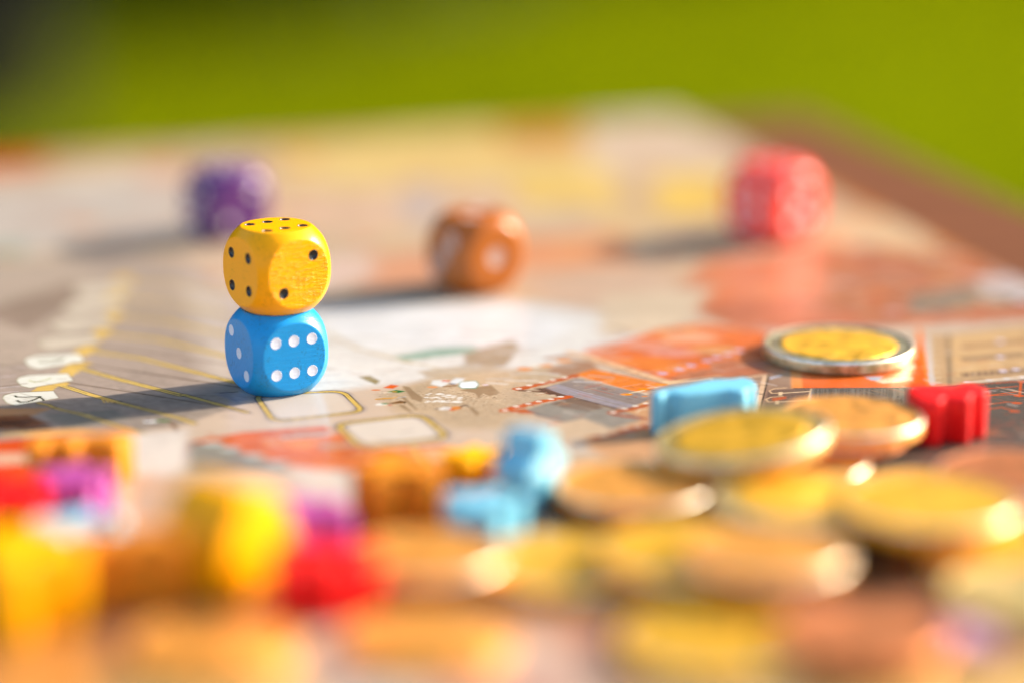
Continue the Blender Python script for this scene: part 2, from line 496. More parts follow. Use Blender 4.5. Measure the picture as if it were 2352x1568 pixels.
    poly([(660, 1075), (830, 1080), (840, 1150), (700, 1140)], (226, 214, 202), soft=1.5)
    # ---------------- street people and carts
    z2 = lambda x, y: (803.9 + x * .1953, 803.9 + y * .1953)
    P = lambda *a: [z2(*q) for q in a]
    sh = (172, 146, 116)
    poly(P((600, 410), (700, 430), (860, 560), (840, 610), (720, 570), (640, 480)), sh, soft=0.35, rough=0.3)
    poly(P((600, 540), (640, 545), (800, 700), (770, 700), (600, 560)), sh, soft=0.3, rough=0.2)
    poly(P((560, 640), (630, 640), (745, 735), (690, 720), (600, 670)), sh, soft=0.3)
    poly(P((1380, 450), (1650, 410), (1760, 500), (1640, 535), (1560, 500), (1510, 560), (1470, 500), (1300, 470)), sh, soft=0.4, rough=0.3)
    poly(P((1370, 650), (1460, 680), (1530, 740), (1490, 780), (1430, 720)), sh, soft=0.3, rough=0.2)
    poly(P((100, 310), (230, 300), (350, 360), (300, 400), (180, 350)), (166, 150, 112), soft=0.7)
    poly(P((385, 440), (480, 400), (575, 415), (500, 450)), (232, 112, 52), soft=0.3)
    dot(*z2(300, 466), 0.35, (226, 130, 70), stretch=2.2)
    poly(P((430, 490), (540, 465), (655, 480), (560, 500)), (62, 140, 76), soft=0.25)
    line(P((350, 500), (480, 495)), 0.3, (250, 236, 214))
    dot(*z2(520, 487), 0.25, (226, 160, 70), stretch=2)
    line(P((300, 575), (400, 565), (500, 560), (545, 548)), 0.5, (222, 170, 80), rough=0.2)
    line(P((320, 580), (480, 575)), 0.15, (110, 80, 40))
    line(P((560, 556), (650, 545)), 0.25, (190, 196, 200))
    poly(P((285, 640), (330, 622), (420, 622), (440, 640), (330, 648)), (246, 244, 236), soft=0.2)
    dot(*z2(410, 625), 0.3, (70, 140, 60), stretch=2.2)
    poly(P((430, 625), (580, 592), (650, 600), (640, 622), (520, 628)), (142, 100, 56), soft=0.2)
    line(P((580, 590), (650, 605), (640, 625)), 0.18, (60, 46, 36))
    line(P((400, 645), (520, 640)), 0.3, (244, 208, 150))
    dot(*z2(465, 642), 0.2, (214, 70, 40), stretch=2)
    poly(P((940, 400), (960, 350), (1140, 345), (1155, 390), (1080, 430)), (236, 236, 232), soft=0.5, rough=0.4)
    dot(*z2(1125, 360), 0.4, (232, 120, 80), stretch=2)
    dot(*z2(965, 432), 0.45, (238, 166, 110), stretch=2)
    poly(P((1170, 370), (1240, 325), (1350, 330), (1300, 380), (1200, 400)), (234, 236, 236), soft=0.5)
    line(P((1100, 425), (1240, 415)), 0.6, (150, 110, 70))
    dot(*z2(1200, 395), 0.3, (88, 80, 120), stretch=2)
    poly(P((1268, 420), (1290, 370), (1480, 355), (1518, 400), (1480, 450), (1310, 452)), (120, 160, 130), soft=0.3)
    poly(P((1280, 415), (1300, 375), (1470, 362), (1505, 400), (1470, 440), (1310, 443)), (250, 252, 255), soft=0.3)
    dot(*z2(1590, 406), 0.3, (246, 226, 240), stretch=1.8)
    for k in range(46):
        x = rr.uniform(880, 1310); y = 500 + rr.random() * 110
        if rr.random() < 0.8:
            dot(*z2(x, y), 0.17 + 0.1 * rr.random(), (252, 248, 240), stretch=2.0)
    line(P((1000, 688), (1080, 686), (1180, 690)), 0.3, (86, 60, 90))
    poly(P((1030, 690), (1100, 665), (1180, 672), (1200, 690), (1080, 700)), (250, 246, 240), soft=0.15)
    poly(P((1170, 690), (1210, 660), (1330, 655), (1290, 690), (1200, 712)), (226, 150, 80), soft=0.15)
    line(P((1170, 700), (1220, 695)), 0.35, (220, 60, 36))
    line(P((1290, 668), (1350, 640), (1390, 660)), 0.3, (60, 50, 60))
    line(P((1100, 684), (1190, 690)), 0.15, (60, 40, 110))
    poly(P((1650, 920), (1760, 970), (1840, 1060), (1740, 1010)), (206, 196, 180), soft=0.6)
    # ---------------- buildings, centre right
    z3 = lambda x, y: (1148.4 + x * .2014, 717.8 + y * .2014)
    Q = lambda *a: [z3(*q) for q in a]
    poly(Q((0, 900), (700, 640), (900, 560), (1500, 900), (1400, 1400), (500, 1300), (100, 1160)), (206, 184, 158), soft=2, alpha=0.5, rough=1)
    poly(Q((540, 640), (850, 540), (1050, 560), (1120, 640), (860, 740), (560, 680)), (186, 150, 124), soft=1.2)
    # orange quarter beyond the wall
    poly(Q((940, 440), (1500, 300), (1800, 200), (2300, 130), (3050, 230), (3050, 540), (2500, 760), (1930, 770), (1100, 510)), (240, 138, 84), soft=1.4, mottle=0.12)
    poly(Q((1780, 230), (2200, 190), (2260, 330), (1850, 360)), (250, 170, 104), soft=1.5)
    for (x, y, c, r_) in ((1650, 370, (238, 166, 140), 3.0), (1980, 450, (238, 168, 148), 3.0), (2160, 290, (252, 190, 156), 3.2), (2450, 420, (240, 176, 120), 2.5)):
        dot(*z3(x, y), r_, c, soft=1.5, stretch=1.6)
    poly(Q((1200, 520), (1900, 520), (2200, 600), (1900, 700), (1450, 600)), (252, 158, 84), soft=2, alpha=0.7)
    for (x, y) in ((1850, 690), (2045, 645), (2180, 600), (2360, 548), (2470, 510), (2600, 470), (2720, 430)):
        dot(*z3(x, y), 0.75, (226, 206, 226), soft=0.4, stretch=1.2)
    poly(Q((1930, 740), (2300, 640), (2700, 640), (2600, 700), (2000, 780)), (196, 140, 112), soft=1.0, alpha=0.8)
    poly(Q((850, 705), (1060, 640), (1880, 810), (1650, 905), (1500, 890)), (242, 148, 74), soft=0.8, mottle=0.15)
    line(Q((560, 520), (900, 480), (1350, 620), (1900, 800)), 2.0, (176, 130, 96), soft=0.6, alpha=0.7)
    line(Q((780, 450), (930, 480), (1350, 610), (1900, 790)), 1.5, (246, 206, 166), soft=0.4)
    line(Q((1900, 795), (2300, 745), (2500, 725)), 1.0, (246, 214, 170), soft=0.3)
    line(Q((1940, 850), (2500, 790)), 0.5, (120, 92, 72))
    # roof one
    poly(Q((440, 870), (870, 745), (1500, 890), (1760, 960), (1420, 1112)), (166, 152, 146), soft=0.35, mottle=0.10)
    for k in range(26):
        a = k / 26
        x0, y0 = 520 + 330 * a, 862 - 110 * a
        line(Q((x0, y0), (x0 + 240 + 60 * rr.random(), y0 + 80), (x0 + 800 + 100 * rr.random(), y0 + 235)), 0.16 + .2 * rr.random(), (190, 186, 204) if k < 12 else (150, 132, 120), alpha=0.35)
    poly(Q((430, 875), (480, 865), (1400, 1105), (1260, 1100), (700, 965)), (108, 84, 74), soft=0.4, alpha=0.85)
    line(Q((190, 868), (360, 838), (860, 718)), 1.5, (206, 112, 66), soft=0.3, rough=0.4)
    line(Q((230, 885), (480, 900), (760, 965)), 1.0, (120, 84, 66), soft=0.5, alpha=0.8)
    poly(Q((380, 860), (520, 850), (760, 960), (560, 930)), (120, 86, 70), soft=0.5, alpha=0.8)
    # roof two
    poly(Q((280, 1110), (770, 962), (1260, 1090), (1700, 1200), (1160, 1350), (430, 1165)), (168, 158, 146), soft=0.35, mottle=0.12)
    poly(Q((560, 1040), (780, 960), (1200, 1080), (1000, 1130), (700, 1080)), (136, 108, 90), soft=0.8, alpha=0.8, rough=0.8)
    for k in range(22):
        a = k / 22
        x0, y0 = 380 + 360 * a, 1120 - 110 * a
        line(Q((x0, y0), (x0 + 300, y0 + 70), (x0 + 780, y0 + 190)), 0.16 + .2 * rr.random(), (196, 196, 186) if k % 2 else (140, 122, 112), alpha=0.3)
    line(Q((300, 1112), (430, 1165), (1160, 1350)), 0.5, (124, 112, 122), alpha=0.8)
    line(Q((40, 1115), (180, 1075), (440, 1015), (780, 955)), 1.4, (214, 108, 54), soft=0.25, rough=0.4)
    poly(Q((60, 1110), (280, 1095), (400, 1150), (150, 1140)), (206, 116, 72), soft=0.4)
    for (x, y) in ((210, 865), (330, 825), (475, 795), (600, 765), (735, 735), (55, 1110), (180, 1065), (320, 1035), (440, 1008), (580, 982), (690, 955), (1290, 1135), (1420, 1090), (1540, 1060), (1665, 1030), (1790, 1005)):
        dot(*z3(x, y), 0.42, (250, 240, 224), soft=0.15, stretch=1.25)
    for (x, y) in ((325, 893), (470, 915), (600, 938), (175, 1140), (1400, 1160), (1550, 1180), (1700, 1200)):
        dot(*z3(x, y), 0.33, (226, 204, 180), soft=0.2, stretch=1.4)
    line(Q((1260, 1140), (1480, 1100), (1800, 1020)), 1.3, (196, 104, 62), soft=0.3, alpha=0.9)
    line(Q((1300, 1160), (1600, 1195), (1760, 1225)), 1.0, (186, 100, 66), soft=0.3)
    for (x, y) in ((1290, 1135), (1420, 1090), (1540, 1060), (1665, 1030)):
        dot(*z3(x, y), 0.42, (250, 240, 224), soft=0.15, stretch=1.25)
    line(Q((1560, 1130), (1600, 1100), (1680, 1095)), 0.35, (240, 220, 190))
    line(Q((1100, 1420), (1400, 1350), (1700, 1280)), 2.0, (192, 112, 84), soft=0.6)
    for (x, y) in ((1180, 1390), (1290, 1345), (1420, 1310), (1560, 1285), (1690, 1255), (1490, 1385)):
        dot(*z3(x, y), 0.6, (226, 206, 184), soft=0.3, stretch=1.2)
    poly(Q((520, 1270), (640, 1250), (860, 1270), (780, 1320), (650, 1310)), (226, 130, 80), soft=0.4)
    line(Q((540, 1285), (640, 1290), (740, 1320)), 0.7, (244, 226, 200))
    line(Q((530, 1275), (600, 1310), (700, 1335)), 0.4, (110, 84, 80), alpha=0.8)
    for (x, y, c) in ((280, 640, (238, 158, 88)), (510, 600, (240, 164, 96)), (730, 545, (240, 170, 110))):
        dot(*z3(x, y), 1.0, c, soft=0.4, stretch=1.3)
    line(Q((330, 620), (480, 590)), 0.8, (244, 232, 214), soft=0.4)
    line(Q((1480, 915), (1640, 885)), 0.45, (250, 232, 196))
    line(Q((1690, 855), (1860, 842)), 0.45, (250, 232, 196))
    for (x, y) in ((1440, 930), (1640, 870), (1855, 820)):
        dot(*z3(x, y), 0.6, (246, 160, 44), soft=0.15, stretch=1.7)
    dot(*z3(1645, 950), 0.3, (240, 150, 50), stretch=1.6)
    # ---------------- right: streets with arches (wood brown)
    z4 = lambda x, y: (1493 + x * .1953, 803.9 + y * .1953)
    A = lambda *a: [z4(*q) for q in a]
    poly(A((-20, 470), (500, 330), (1300, 260), (2000, 200), (2352, 200), (2352, 640), (1600, 760), (1150, 1000), (-20, 900)), (178, 146, 124), soft=0.8, mottle=0.15)
    poly(A((700, 130), (1400, 120), (1660, 260), (900, 310), (700, 200)), (206, 138, 106), soft=0.8)
    for (x0, y0, x1, y1) in ((220, 395, 720, 335), (860, 370, 1330, 290), (900, 450, 1150, 410), (1000, 405, 1300, 395)):
        line(A((x0, y0), (x1, y1)), 0.6, (240, 206, 170), rough=0.1)
    line(A((720, 340), (730, 375), (640, 395)), 0.35, (230, 196, 160))
    line(A((860, 370), (870, 430), (1150, 400)), 0.3, (230, 196, 160))
    line(A((1360, 290), (1310, 470), (1240, 760)), 0.9, (238, 204, 170))
    line(A((1390, 290), (1350, 470), (1290, 700)), 0.3, (90, 76, 66))
    line(A((1420, 330), (1440, 320), (1530, 300)), 0.6, (206, 210, 224))
    poly(A((1180, 480), (1260, 470), (1240, 560), (1220, 600)), (226, 128, 80), soft=0.4)
    # arches
    poly(A((1380, 470), (1900, 440), (1860, 590), (1330, 700)), (138, 112, 98), soft=0.4)
    for dy, dx in ((0, 0), (100, -40)):
        line(A((1600 + dx, 440 + dy), (1460 + dx, 450 + dy), (1400 + dx, 475 + dy), (1430 + dx, 505 + dy), (1520 + dx, 500 + dy)), 0.3, (236, 200, 160))
        line(A((1530 + dx, 505 + dy), (1900 + dx, 480 + dy)), 0.35, (244, 214, 176))
        poly(A((1510 + dx, 490 + dy), (1560 + dx, 490 + dy), (1550 + dx, 530 + dy), (1510 + dx, 530 + dy)), (244, 214, 176), soft=0.15)
    line(A((1925, 440), (1880, 590)), 0.5, (230, 228, 240))
    line(A((1900, 440), (1855, 590)), 0.3, (244, 214, 176))
    poly(A((1430, 560), (1600, 540), (1600, 570), (1440, 600)), (222, 110, 60), soft=0.4, alpha=0.7)
    z5 = lambda x, y: (1894.9 + x * .238, 689 + y * .238)
    B = lambda *a: [z5(*q) for q in a]
    # dark slate street
    poly(B((-130, 850), (1030, 840), (1930, 760), (2100, 760), (2100, 1700), (400, 1700), (-160, 1100)), (116, 104, 94), soft=0.4, mottle=0.12)
    rs = np.random.default_rng(5)
    for k in range(60):
        x = rs.uniform(-120, 860)
        line(B((x, 855), (x - 4, 935 + 60 * rs.random())), 0.2, (150, 140, 128), alpha=0.45)
    # orange yard under the coin
    poly(B((-340, 620), (880, 560), (900, 300), (935, 300), (1015, 838), (-300, 848)), (246, 122, 52), soft=0.35, mottle=0.12)
    poly(B((-340, 610), (-240, 600), (-215, 845), (-330, 848)), (252, 170, 96), soft=0.4, alpha=0.8)
    line(B((900, 290), (950, 500), (1000, 836)), 0.9, (252, 150, 78), soft=0.2)
    poly(B((60, 665), (350, 650), (360, 700), (40, 720)), (240, 214, 180), soft=0.35)
    poly(B((500, 640), (860, 610), (870, 660), (520, 690)), (240, 214, 190), soft=0.4)
    poly(B((380, 740), (560, 735), (520, 775), (440, 770)), (196, 204, 220), soft=0.3)
    poly(B((480, 780), (600, 750), (860, 740), (850, 775), (560, 802)), (240, 218, 186), soft=0.25, rough=0.2)
    poly(B((-60, 680), (80, 660), (0, 720)), (190, 196, 224), soft=0.4)
    for k in range(8):
        x = 600 + 34 * k
        line(B((x, 755), (x + 10, 775)), 0.2, (170, 130, 96))
    line(B((-300, 850), (1030, 842)), 0.4, (96, 90, 80))
    # pale palace on the right
    poly(B((960, 340), (1200, 330), (1930, 240), (2100, 240), (2100, 735), (1930, 745), (1250, 820), (1020, 838)), (214, 180, 140), soft=0.5, mottle=0.10)
    poly(B((1210, 350), (1930, 280), (1930, 700), (1260, 740)), (236, 198, 148), soft=0.8, alpha=0.8)
    for (yy, cc) in ((420, (186, 150, 116)), (540, (176, 146, 118)), (690, (150, 122, 104))):
        poly(B((1300, yy + 10), (1930, yy - 45), (1930, yy + 10), (1320, yy + 50)), cc, soft=0.4, alpha=0.8)
    for k in range(10):
        x = 1330 + k * 62
        line(B((x, 700 - k * 5), (x + 2, 735 - k * 5)), 0.3, (206, 170, 130))
    for (x, y) in ((1690, 550), (1715, 680), (1840, 665), (1690, 400)):
        dot(*z5(x, y), 0.7, (240, 232, 250), soft=0.35, stretch=1.0)
    line(B((980, 360), (1005, 560), (1035, 820)), 1.0, (226, 214, 206), soft=0.3, rough=0.3)
    for k in range(9):
        y = 400 + k * 50
        line(B((990 + k * 5, y), (1090 + k * 3, y - 6)), 0.35, (236, 216, 186))
    line(B((1190, 340), (1200, 820)), 0.8, (176, 150, 120), soft=0.3)
    line(B((1350, 795), (1600, 770), (1930, 735)), 0.6, (246, 232, 214))
    for x in (1370, 1580, 1750, 1900):
        dot(*z5(x, 790 - (x - 1370) * 0.09), 0.45, (250, 246, 244), stretch=1.3)
    # orange line drawings on the dark street
    og = (226, 110, 52)
    for seq in (((1260, 850), (1400, 815), (1900, 780)), ((1290, 850), (1420, 865), (1600, 850), (1850, 830)), ((1260, 905), (1400, 880), (1500, 890), (1580, 920), (1860, 905)),
                ((1560, 920), (1700, 900), (1860, 880)), ((1600, 1000), (1750, 980), (1850, 985)), ((1580, 1050), (1700, 1030), (1800, 1060))):
        line(B(*seq), 0.35, og, alpha=0.95)
    for (x, y) in ((1900, 785), (1870, 920), (1850, 990), (1830, 1070)):
        dot(*z5(x, y), 0.55, og, stretch=1.6)
    line(B((1890, 790), (1875, 930)), 0.4, og)
    for k in range(40):
        x = rs.uniform(1250, 1950); y = rs.uniform(1100, 1500)
        line(B((x, y), (x + rs.uniform(20, 90), y + rs.uniform(-20, 20))), 0.5, (176, 96, 66), alpha=0.4, soft=0.3)
    # dense fine linework: eaves, kerbs, window rows along the two street directions
    rd = np.random.default_rng(101)
    inks = [(120, 88, 70), (246, 218, 184), (206, 100, 54), (96, 84, 78), (252, 190, 120), (170, 140, 118), (232, 222, 214)]
    def marks(n, x0, x1, y0, y1, wmin, wmax, lmin, lmax, al):
        for k in range(n):
            x = rd.uniform(x0, x1); y = rd.uniform(y0, y1)
            L = rd.uniform(lmin, lmax)
            dx, dy = ((0.97, 0.23), (0.98, -0.16))[int(rd.random() < 0.5)]
            c = inks[rd.integers(0, len(inks))]
            wv = rd.uniform(wmin, wmax)
            line([(x, y), (x + dx * L, y + dy * L)], wv, c, alpha=al)
            if rd.random() < 0.35:
                for q in range(4):
                    line([(x + dx * L * q / 4, y + dy * L * q / 4 + 3), (x + dx * L * (q + .5) / 4, y + dy * L * (q + .5) / 4 + 3)], wv, c, alpha=al)
    marks(260, 1330, 1760, 740, 905, 0.12, 0.40, 12, 60, 0.5)
    marks(240, 1820, 2352, 560, 720, 0.3, 0.9, 15, 90, 0.45)
    marks(260, 1900, 2352, 730, 1010, 0.12, 0.4, 10, 50, 0.4)
    marks(200, 1180, 1500, 870, 1010, 0.10, 0.28, 6, 34, 0.3)
    marks(160, 470, 1100, 990, 1110, 0.15, 0.5, 12, 60, 0.4)
    for k in range(260):
        x = rd.uniform(560, 1400); y = rd.uniform(690, 880)
        L = rd.uniform(10, 70)
        line([(x, y), (x + L, y + rd.uniform(-5, 5))], rd.uniform(0.2, 1.2), [(214, 204, 190), (246, 244, 240), (196, 182, 162), (206, 206, 204)][k % 4], soft=0.5, alpha=0.4)
    for k in range(420):
        x = rd.uniform(-60, 580); y = rd.uniform(640, 1000)
        L = rd.uniform(8, 60)
        line([(x, y), (x + L, y + L * rd.uniform(-.08, .3))], rd.uniform(0.12, 0.6), [(140, 118, 102), (208, 188, 168), (168, 160, 152), (118, 100, 90)][k % 4], soft=0.3, alpha=0.28)
    # pale tan ground left of the light blue figure
    poly([(1240, 980), (1340, 960), (1420, 990), (1300, 1010)], (226, 200, 170), soft=1.0)
    dot(1330, 1032, 1.0, (216, 210, 200), soft=0.4)
    poly([(1290, 1040), (1480, 1060), (1560, 1080), (1340, 1100)], (218, 190, 158), soft=1.2)
    # ---------------- nearest part of the board
    poly([(860, 1200), (1200, 1110), (1560, 1120), (2420, 1080), (2420, 1640), (-80, 1640), (-80, 1300), (400, 1200)], (200, 146, 112), soft=5, alpha=0.9)
    poly([(1160, 1130), (1900, 1120), (2420, 1150), (2420, 1290), (1900, 1400), (1200, 1390)], (140, 100, 76), soft=4, alpha=0.85, rough=2)  # darker under the coin heap: shade between coins painted into the print
    poly([(-80, 1430), (200, 1420), (260, 1500), (240, 1640), (-80, 1640)], (216, 152, 88), soft=6)
    poly([(200, 1430), (700, 1440), (700, 1500), (240, 1480)], (168, 126, 104), soft=6, alpha=0.7)
    poly([(260, 1500), (700, 1480), (760, 1640), (240, 1640)], (214, 178, 118), soft=6)
    poly([(640, 1440), (1250, 1460), (1400, 1500), (1350, 1640), (760, 1640)], (228, 208, 190), soft=7)
    poly([(1000, 1550), (1300, 1530), (1300, 1640), (1000, 1640)], (206, 160, 142), soft=5)
    poly([(1250, 1400), (1480, 1380), (1480, 1500), (1300, 1520)], (222, 164, 134), soft=5)
    poly([(1450, 1490), (1850, 1470), (1900, 1520), (1500, 1540)], (158, 138, 92), soft=5)
    poly([(1500, 1540), (1900, 1530), (1900, 1640), (1450, 1640)], (214, 182, 138), soft=6)
    poly([(1900, 1500), (2420, 1480), (2420, 1640), (1850, 1640)], (230, 190, 120), soft=6)
    poly([(1940, 1400), (2200, 1370), (2200, 1470), (1940, 1490)], (228, 140, 88), soft=5)
    poly([(1900, 1250), (2200, 1230), (2200, 1340), (1900, 1370)], (104, 78, 64), soft=5, alpha=0.95)  # coin shade painted into the print as a dark brown patch
    poly([(2160, 1330), (2420, 1300), (2420, 1450), (2180, 1450)], (228, 200, 172), soft=6)

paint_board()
lum = IMG.mean(axis=2, keepdims=True)
IMG = np.clip(lum + (IMG - lum) * 1.05, 0.002, None) ** 1.12
IMG /= K
np.clip(IMG, 0.004, 0.92, out=IMG)
# printing screen: a very fine regular dot relief in the ink density
yy, xx = np.mgrid[0:NP, 0:NP].astype(np.float32)
scr = np.sin((xx * 0.8 + yy * 0.6) * 2.0) * np.sin((yy * 0.8 - xx * 0.6) * 2.0)
IMG *= (1 + 0.035 * scr)[..., None]
IMG *= (0.97 + 0.06 * rng.random((NP, NP), dtype=np.float32))[..., None]
img = bpy.data.images.new('board_print', NP, NP, alpha=False, float_buffer=True)
img.colorspace_settings.name = 'Non-Color'
buf = np.ones((NP, NP, 4), np.float32)
buf[..., :3] = IMG
img.pixels.foreach_set(buf.ravel())
img.update()
img.pack()
del buf, yy, xx, scr

# ------------------------------------------------------------------ setting
def box_mesh(name, x0, x1, y0, y1, z0, z1, bev=0.0):
    bm = bmesh.new()
    bmesh.ops.create_cube(bm, size=1)
    for v in bm.verts:
        v.co = Vector(((x0 + x1) / 2 + v.co.x * (x1 - x0), (y0 + y1) / 2 + v.co.y * (y1 - y0), (z0 + z1) / 2 + v.co.z * (z1 - z0))) * MM
    if bev:
        bmesh.ops.bevel(bm, geom=bm.edges[:], offset=bev * MM, segments=3, affect='EDGES', profile=0.5)
    me = bpy.data.meshes.new(name)
    bm.to_mesh(me); bm.free()
    return me

# board: its origin is its far right corner
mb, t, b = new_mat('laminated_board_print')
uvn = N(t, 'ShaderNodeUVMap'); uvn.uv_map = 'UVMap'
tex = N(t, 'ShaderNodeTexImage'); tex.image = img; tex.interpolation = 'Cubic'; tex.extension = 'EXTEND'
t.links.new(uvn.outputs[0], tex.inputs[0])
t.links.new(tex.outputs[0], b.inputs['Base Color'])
b.inputs['Roughness'].default_value = 0.25
b.inputs['Specular IOR Level'].default_value = 0.36
v, _ = mmcoord(t)
lin = noise(t, v, 1.6, 3, 0.6)
big = noise(t, v, 0.03, 2, 0.5)
bump(t, b, mathn(t, 'ADD', lin, mathn(t, 'MULTIPLY', big, 3.0)), 0.35, 0.00006)
bo_mesh = box_mesh('game_board', -BS, 0, -BS, 0, -2.2, 0, 0.35)
uv = bo_mesh.uv_layers.new(name='UVMap')
for l in bo_mesh.loops:
    c = bo_mesh.vertices[l.vertex_index].co
    uv.data[l.index].uv = ((c.x / MM + BS) / BS, (c.y / MM + BS) / BS)
board = link('game_board', bo_mesh, mb, smooth=False)
board.location = (BOARD_CORNER[0] * MM, BOARD_CORNER[1] * MM, 0)
board.rotation_euler = (0, 0, BA)
tag(board, 'large printed board game map with rust, cream and grey quarters lying on the table', 'game board')

mt_, t, b = new_mat('brown_table_wood')
v, _ = mmcoord(t, (0.02, 0.3, 0.3))
g = noise(t, v, 1.0, 5, 0.6)
cr = N(t, 'ShaderNodeValToRGB')
cr.color_ramp.elements[0].color = (0.10, 0.034, 0.013, 1); cr.color_ramp.elements[0].position = 0.3
cr.color_ramp.elements[1].color = (0.19, 0.070, 0.030, 1); cr.color_ramp.elements[1].position = 0.7
t.links.new(g, cr.inputs[0]); t.links.new(cr.outputs[0], b.inputs['Base Color'])
b.inputs['Roughness'].default_value = 0.7
b.inputs['Specular IOR Level'].default_value = 0.08
bump(t, b, g, 0.3, 0.0003)
table = empty('table', (TABLE_CORNER[0] * MM, TABLE_CORNER[1] * MM, -0.74), (0, 0, BA))
tag(table, 'brown wooden garden table carrying the game board', 'table')
TW = 820.0
top = link('tabletop', box_mesh('tabletop', -TW, 0, -TW, 0, 740 - 2.2 - 24, 740 - 2.25, 1.5), mt_, table, smooth=False)
lm = box_mesh('leg', -24, 24, -24, 24, 0, 740 - 26.2, 1.5)
lm.materials.append(mt_)
for (x, y) in ((-60, -60), (-TW + 60, -60), (-60, -TW + 60), (-TW + 60, -TW + 60)):
    o = bpy.data.objects.new('leg', lm); COL.objects.link(o); o.parent = table; o.location = (x * MM, y * MM, 0)

# lawn
GZ = -0.74
ml, t, b = new_mat('lawn_green')
tc = N(t, 'ShaderNodeTexCoord')
n1 = noise(t, tc.outputs['Object'], 0.9, 4, 0.6)
n2 = noise(t, tc.outputs['Object'], 30.0, 4, 0.6)
cr = N(t, 'ShaderNodeValToRGB')
cr.color_ramp.elements[0].color = (0.135, 0.18, 0.002, 1); cr.color_ramp.elements[0].position = 0.3
cr.color_ramp.elements[1].color = (0.26, 0.30, 0.002, 1); cr.color_ramp.elements[1].position = 0.75
t.links.new(mathn(t, 'ADD', mathn(t, 'MULTIPLY', n1, 0.5), mathn(t, 'MULTIPLY', n2, 0.5)), cr.inputs[0])
t.links.new(cr.outputs[0], b.inputs['Base Color'])
b.inputs['Roughness'].default_value = 0.9
b.inputs['Specular IOR Level'].default_value = 0.0
bm = bmesh.new()
bmesh.ops.create_grid(bm, x_segments=60, y_segments=60, size=60)
for vv in bm.verts:
    vv.co.z = 0.02 * math.sin(vv.co.x * 1.3) * math.sin(vv.co.y * 1.1) if vv.co.length > 1.5 else 0
me = bpy.data.meshes.new('lawn'); bm.to_mesh(me); bm.free()
lawn = link('lawn', me, ml)
lawn.location = (0, 0, GZ)
tag(lawn, 'sunlit yellow green lawn far below and behind the table', None, None, 'structure')

# grass blades on the strip of lawn in view
mg, t, b = new_mat('grass_blade')
oi = N(t, 'ShaderNodeNewGeometry')
cr = N(t, 'ShaderNodeValToRGB')
cr.color_ramp.elements[0].color = (0.15, 0.20, 0.002, 1)
cr.color_ramp.elements[1].color = (0.31, 0.345, 0.002, 1)
t.links.new(oi.outputs['Random Per Island'], cr.inputs[0])
t.links.new(cr.outputs[0], b.inputs['Base Color'])
b.inputs['Roughness'].default_value = 0.9
b.inputs['Specular IOR Level'].default_value = 0.0
tr = N(t, 'ShaderNodeBsdfTranslucent'); t.links.new(cr.outputs[0], tr.inputs[0])
mx = N(t, 'ShaderNodeMixShader'); mx.inputs[0].default_value = 0.45
t.links.new(b.outputs[0], mx.inputs[1]); t.links.new(tr.outputs[0], mx.inputs[2])
t.links.new(mx.outputs[0], t.nodes['Material Output'].inputs[0])
NB = 60000
y = 1.6 + 6.6 * rng.random(NB) ** 0.8
x = 0.04 + (rng.random(NB) - 0.5) * 2 * (0.5 + 0.28 * (y + 0.45))
h = 0.03 + 0.04 * rng.random(NB); ww = 0.004 + 0.004 * rng.random(NB)
a = rng.random(NB) * 6.283; lx = (rng.random(NB) - .5) * 0.04; ly = (rng.random(NB) - .5) * 0.04
z0 = 0.02 * np.sin(x * 1.3) * np.sin(y * 1.1) - 0.003
V = np.zeros((NB, 3, 3))
V[:, 0] = np.stack([x - np.cos(a) * ww, y - np.sin(a) * ww, z0], 1)
V[:, 1] = np.stack([x + np.cos(a) * ww, y + np.sin(a) * ww, z0], 1)
V[:, 2] = np.stack([x + lx, y + ly, z0 + h], 1)
me = bpy.data.meshes.new('grass')
me.vertices.add(NB * 3); me.vertices.foreach_set('co', V.ravel())
me.loops.add(NB * 3); me.loops.foreach_set('vertex_index', np.arange(NB * 3, dtype=np.int32))
me.polygons.add(NB); me.polygons.foreach_set('loop_start', np.arange(0, NB * 3, 3, dtype=np.int32))
me.update(calc_edges=True); me.validate()
grass = link('grass', me, mg, smooth=False)
grass.location = (0, 0, GZ)
tag(grass, 'short bright green grass blades of the lawn behind the table', None, None, 'stuff')

# hedge: leaf clumps on a woody core, standing diagonally behind on the left
mh, t, b = new_mat('hedge_leaf')
oi = N(t, 'ShaderNodeNewGeometry')
cr = N(t, 'ShaderNodeValToRGB')
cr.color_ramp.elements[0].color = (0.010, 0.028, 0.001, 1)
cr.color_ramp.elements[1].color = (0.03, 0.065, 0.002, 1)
t.links.new(oi.outputs['Random Per Island'], cr.inputs[0]); t.links.new(cr.outputs[0], b.inputs['Base Color'])
b.inputs['Roughness'].default_value = 0.6
b.inputs['Specular IOR Level'].default_value = 0.2
mk, t, b = new_mat('bark')
v2, _ = mmcoord(t, (0.02, 0.02, 0.005))
g = noise(t, v2, 1.0, 4)
cr = N(t, 'ShaderNodeValToRGB')
cr.color_ramp.elements[0].color = (0.003, 0.003, 0.002, 1); cr.color_ramp.elements[1].color = (0.008, 0.007, 0.005, 1)  # trunk shade put into a near black bark colour
t.links.new(g, cr.inputs[0]); t.links.new(cr.outputs[0], b.inputs['Base Color'])
bump(t, b, g, 0.6, 0.01)
b.inputs['Specular IOR Level'].default_value = 0.1; b.inputs['Roughness'].default_value = 0.9

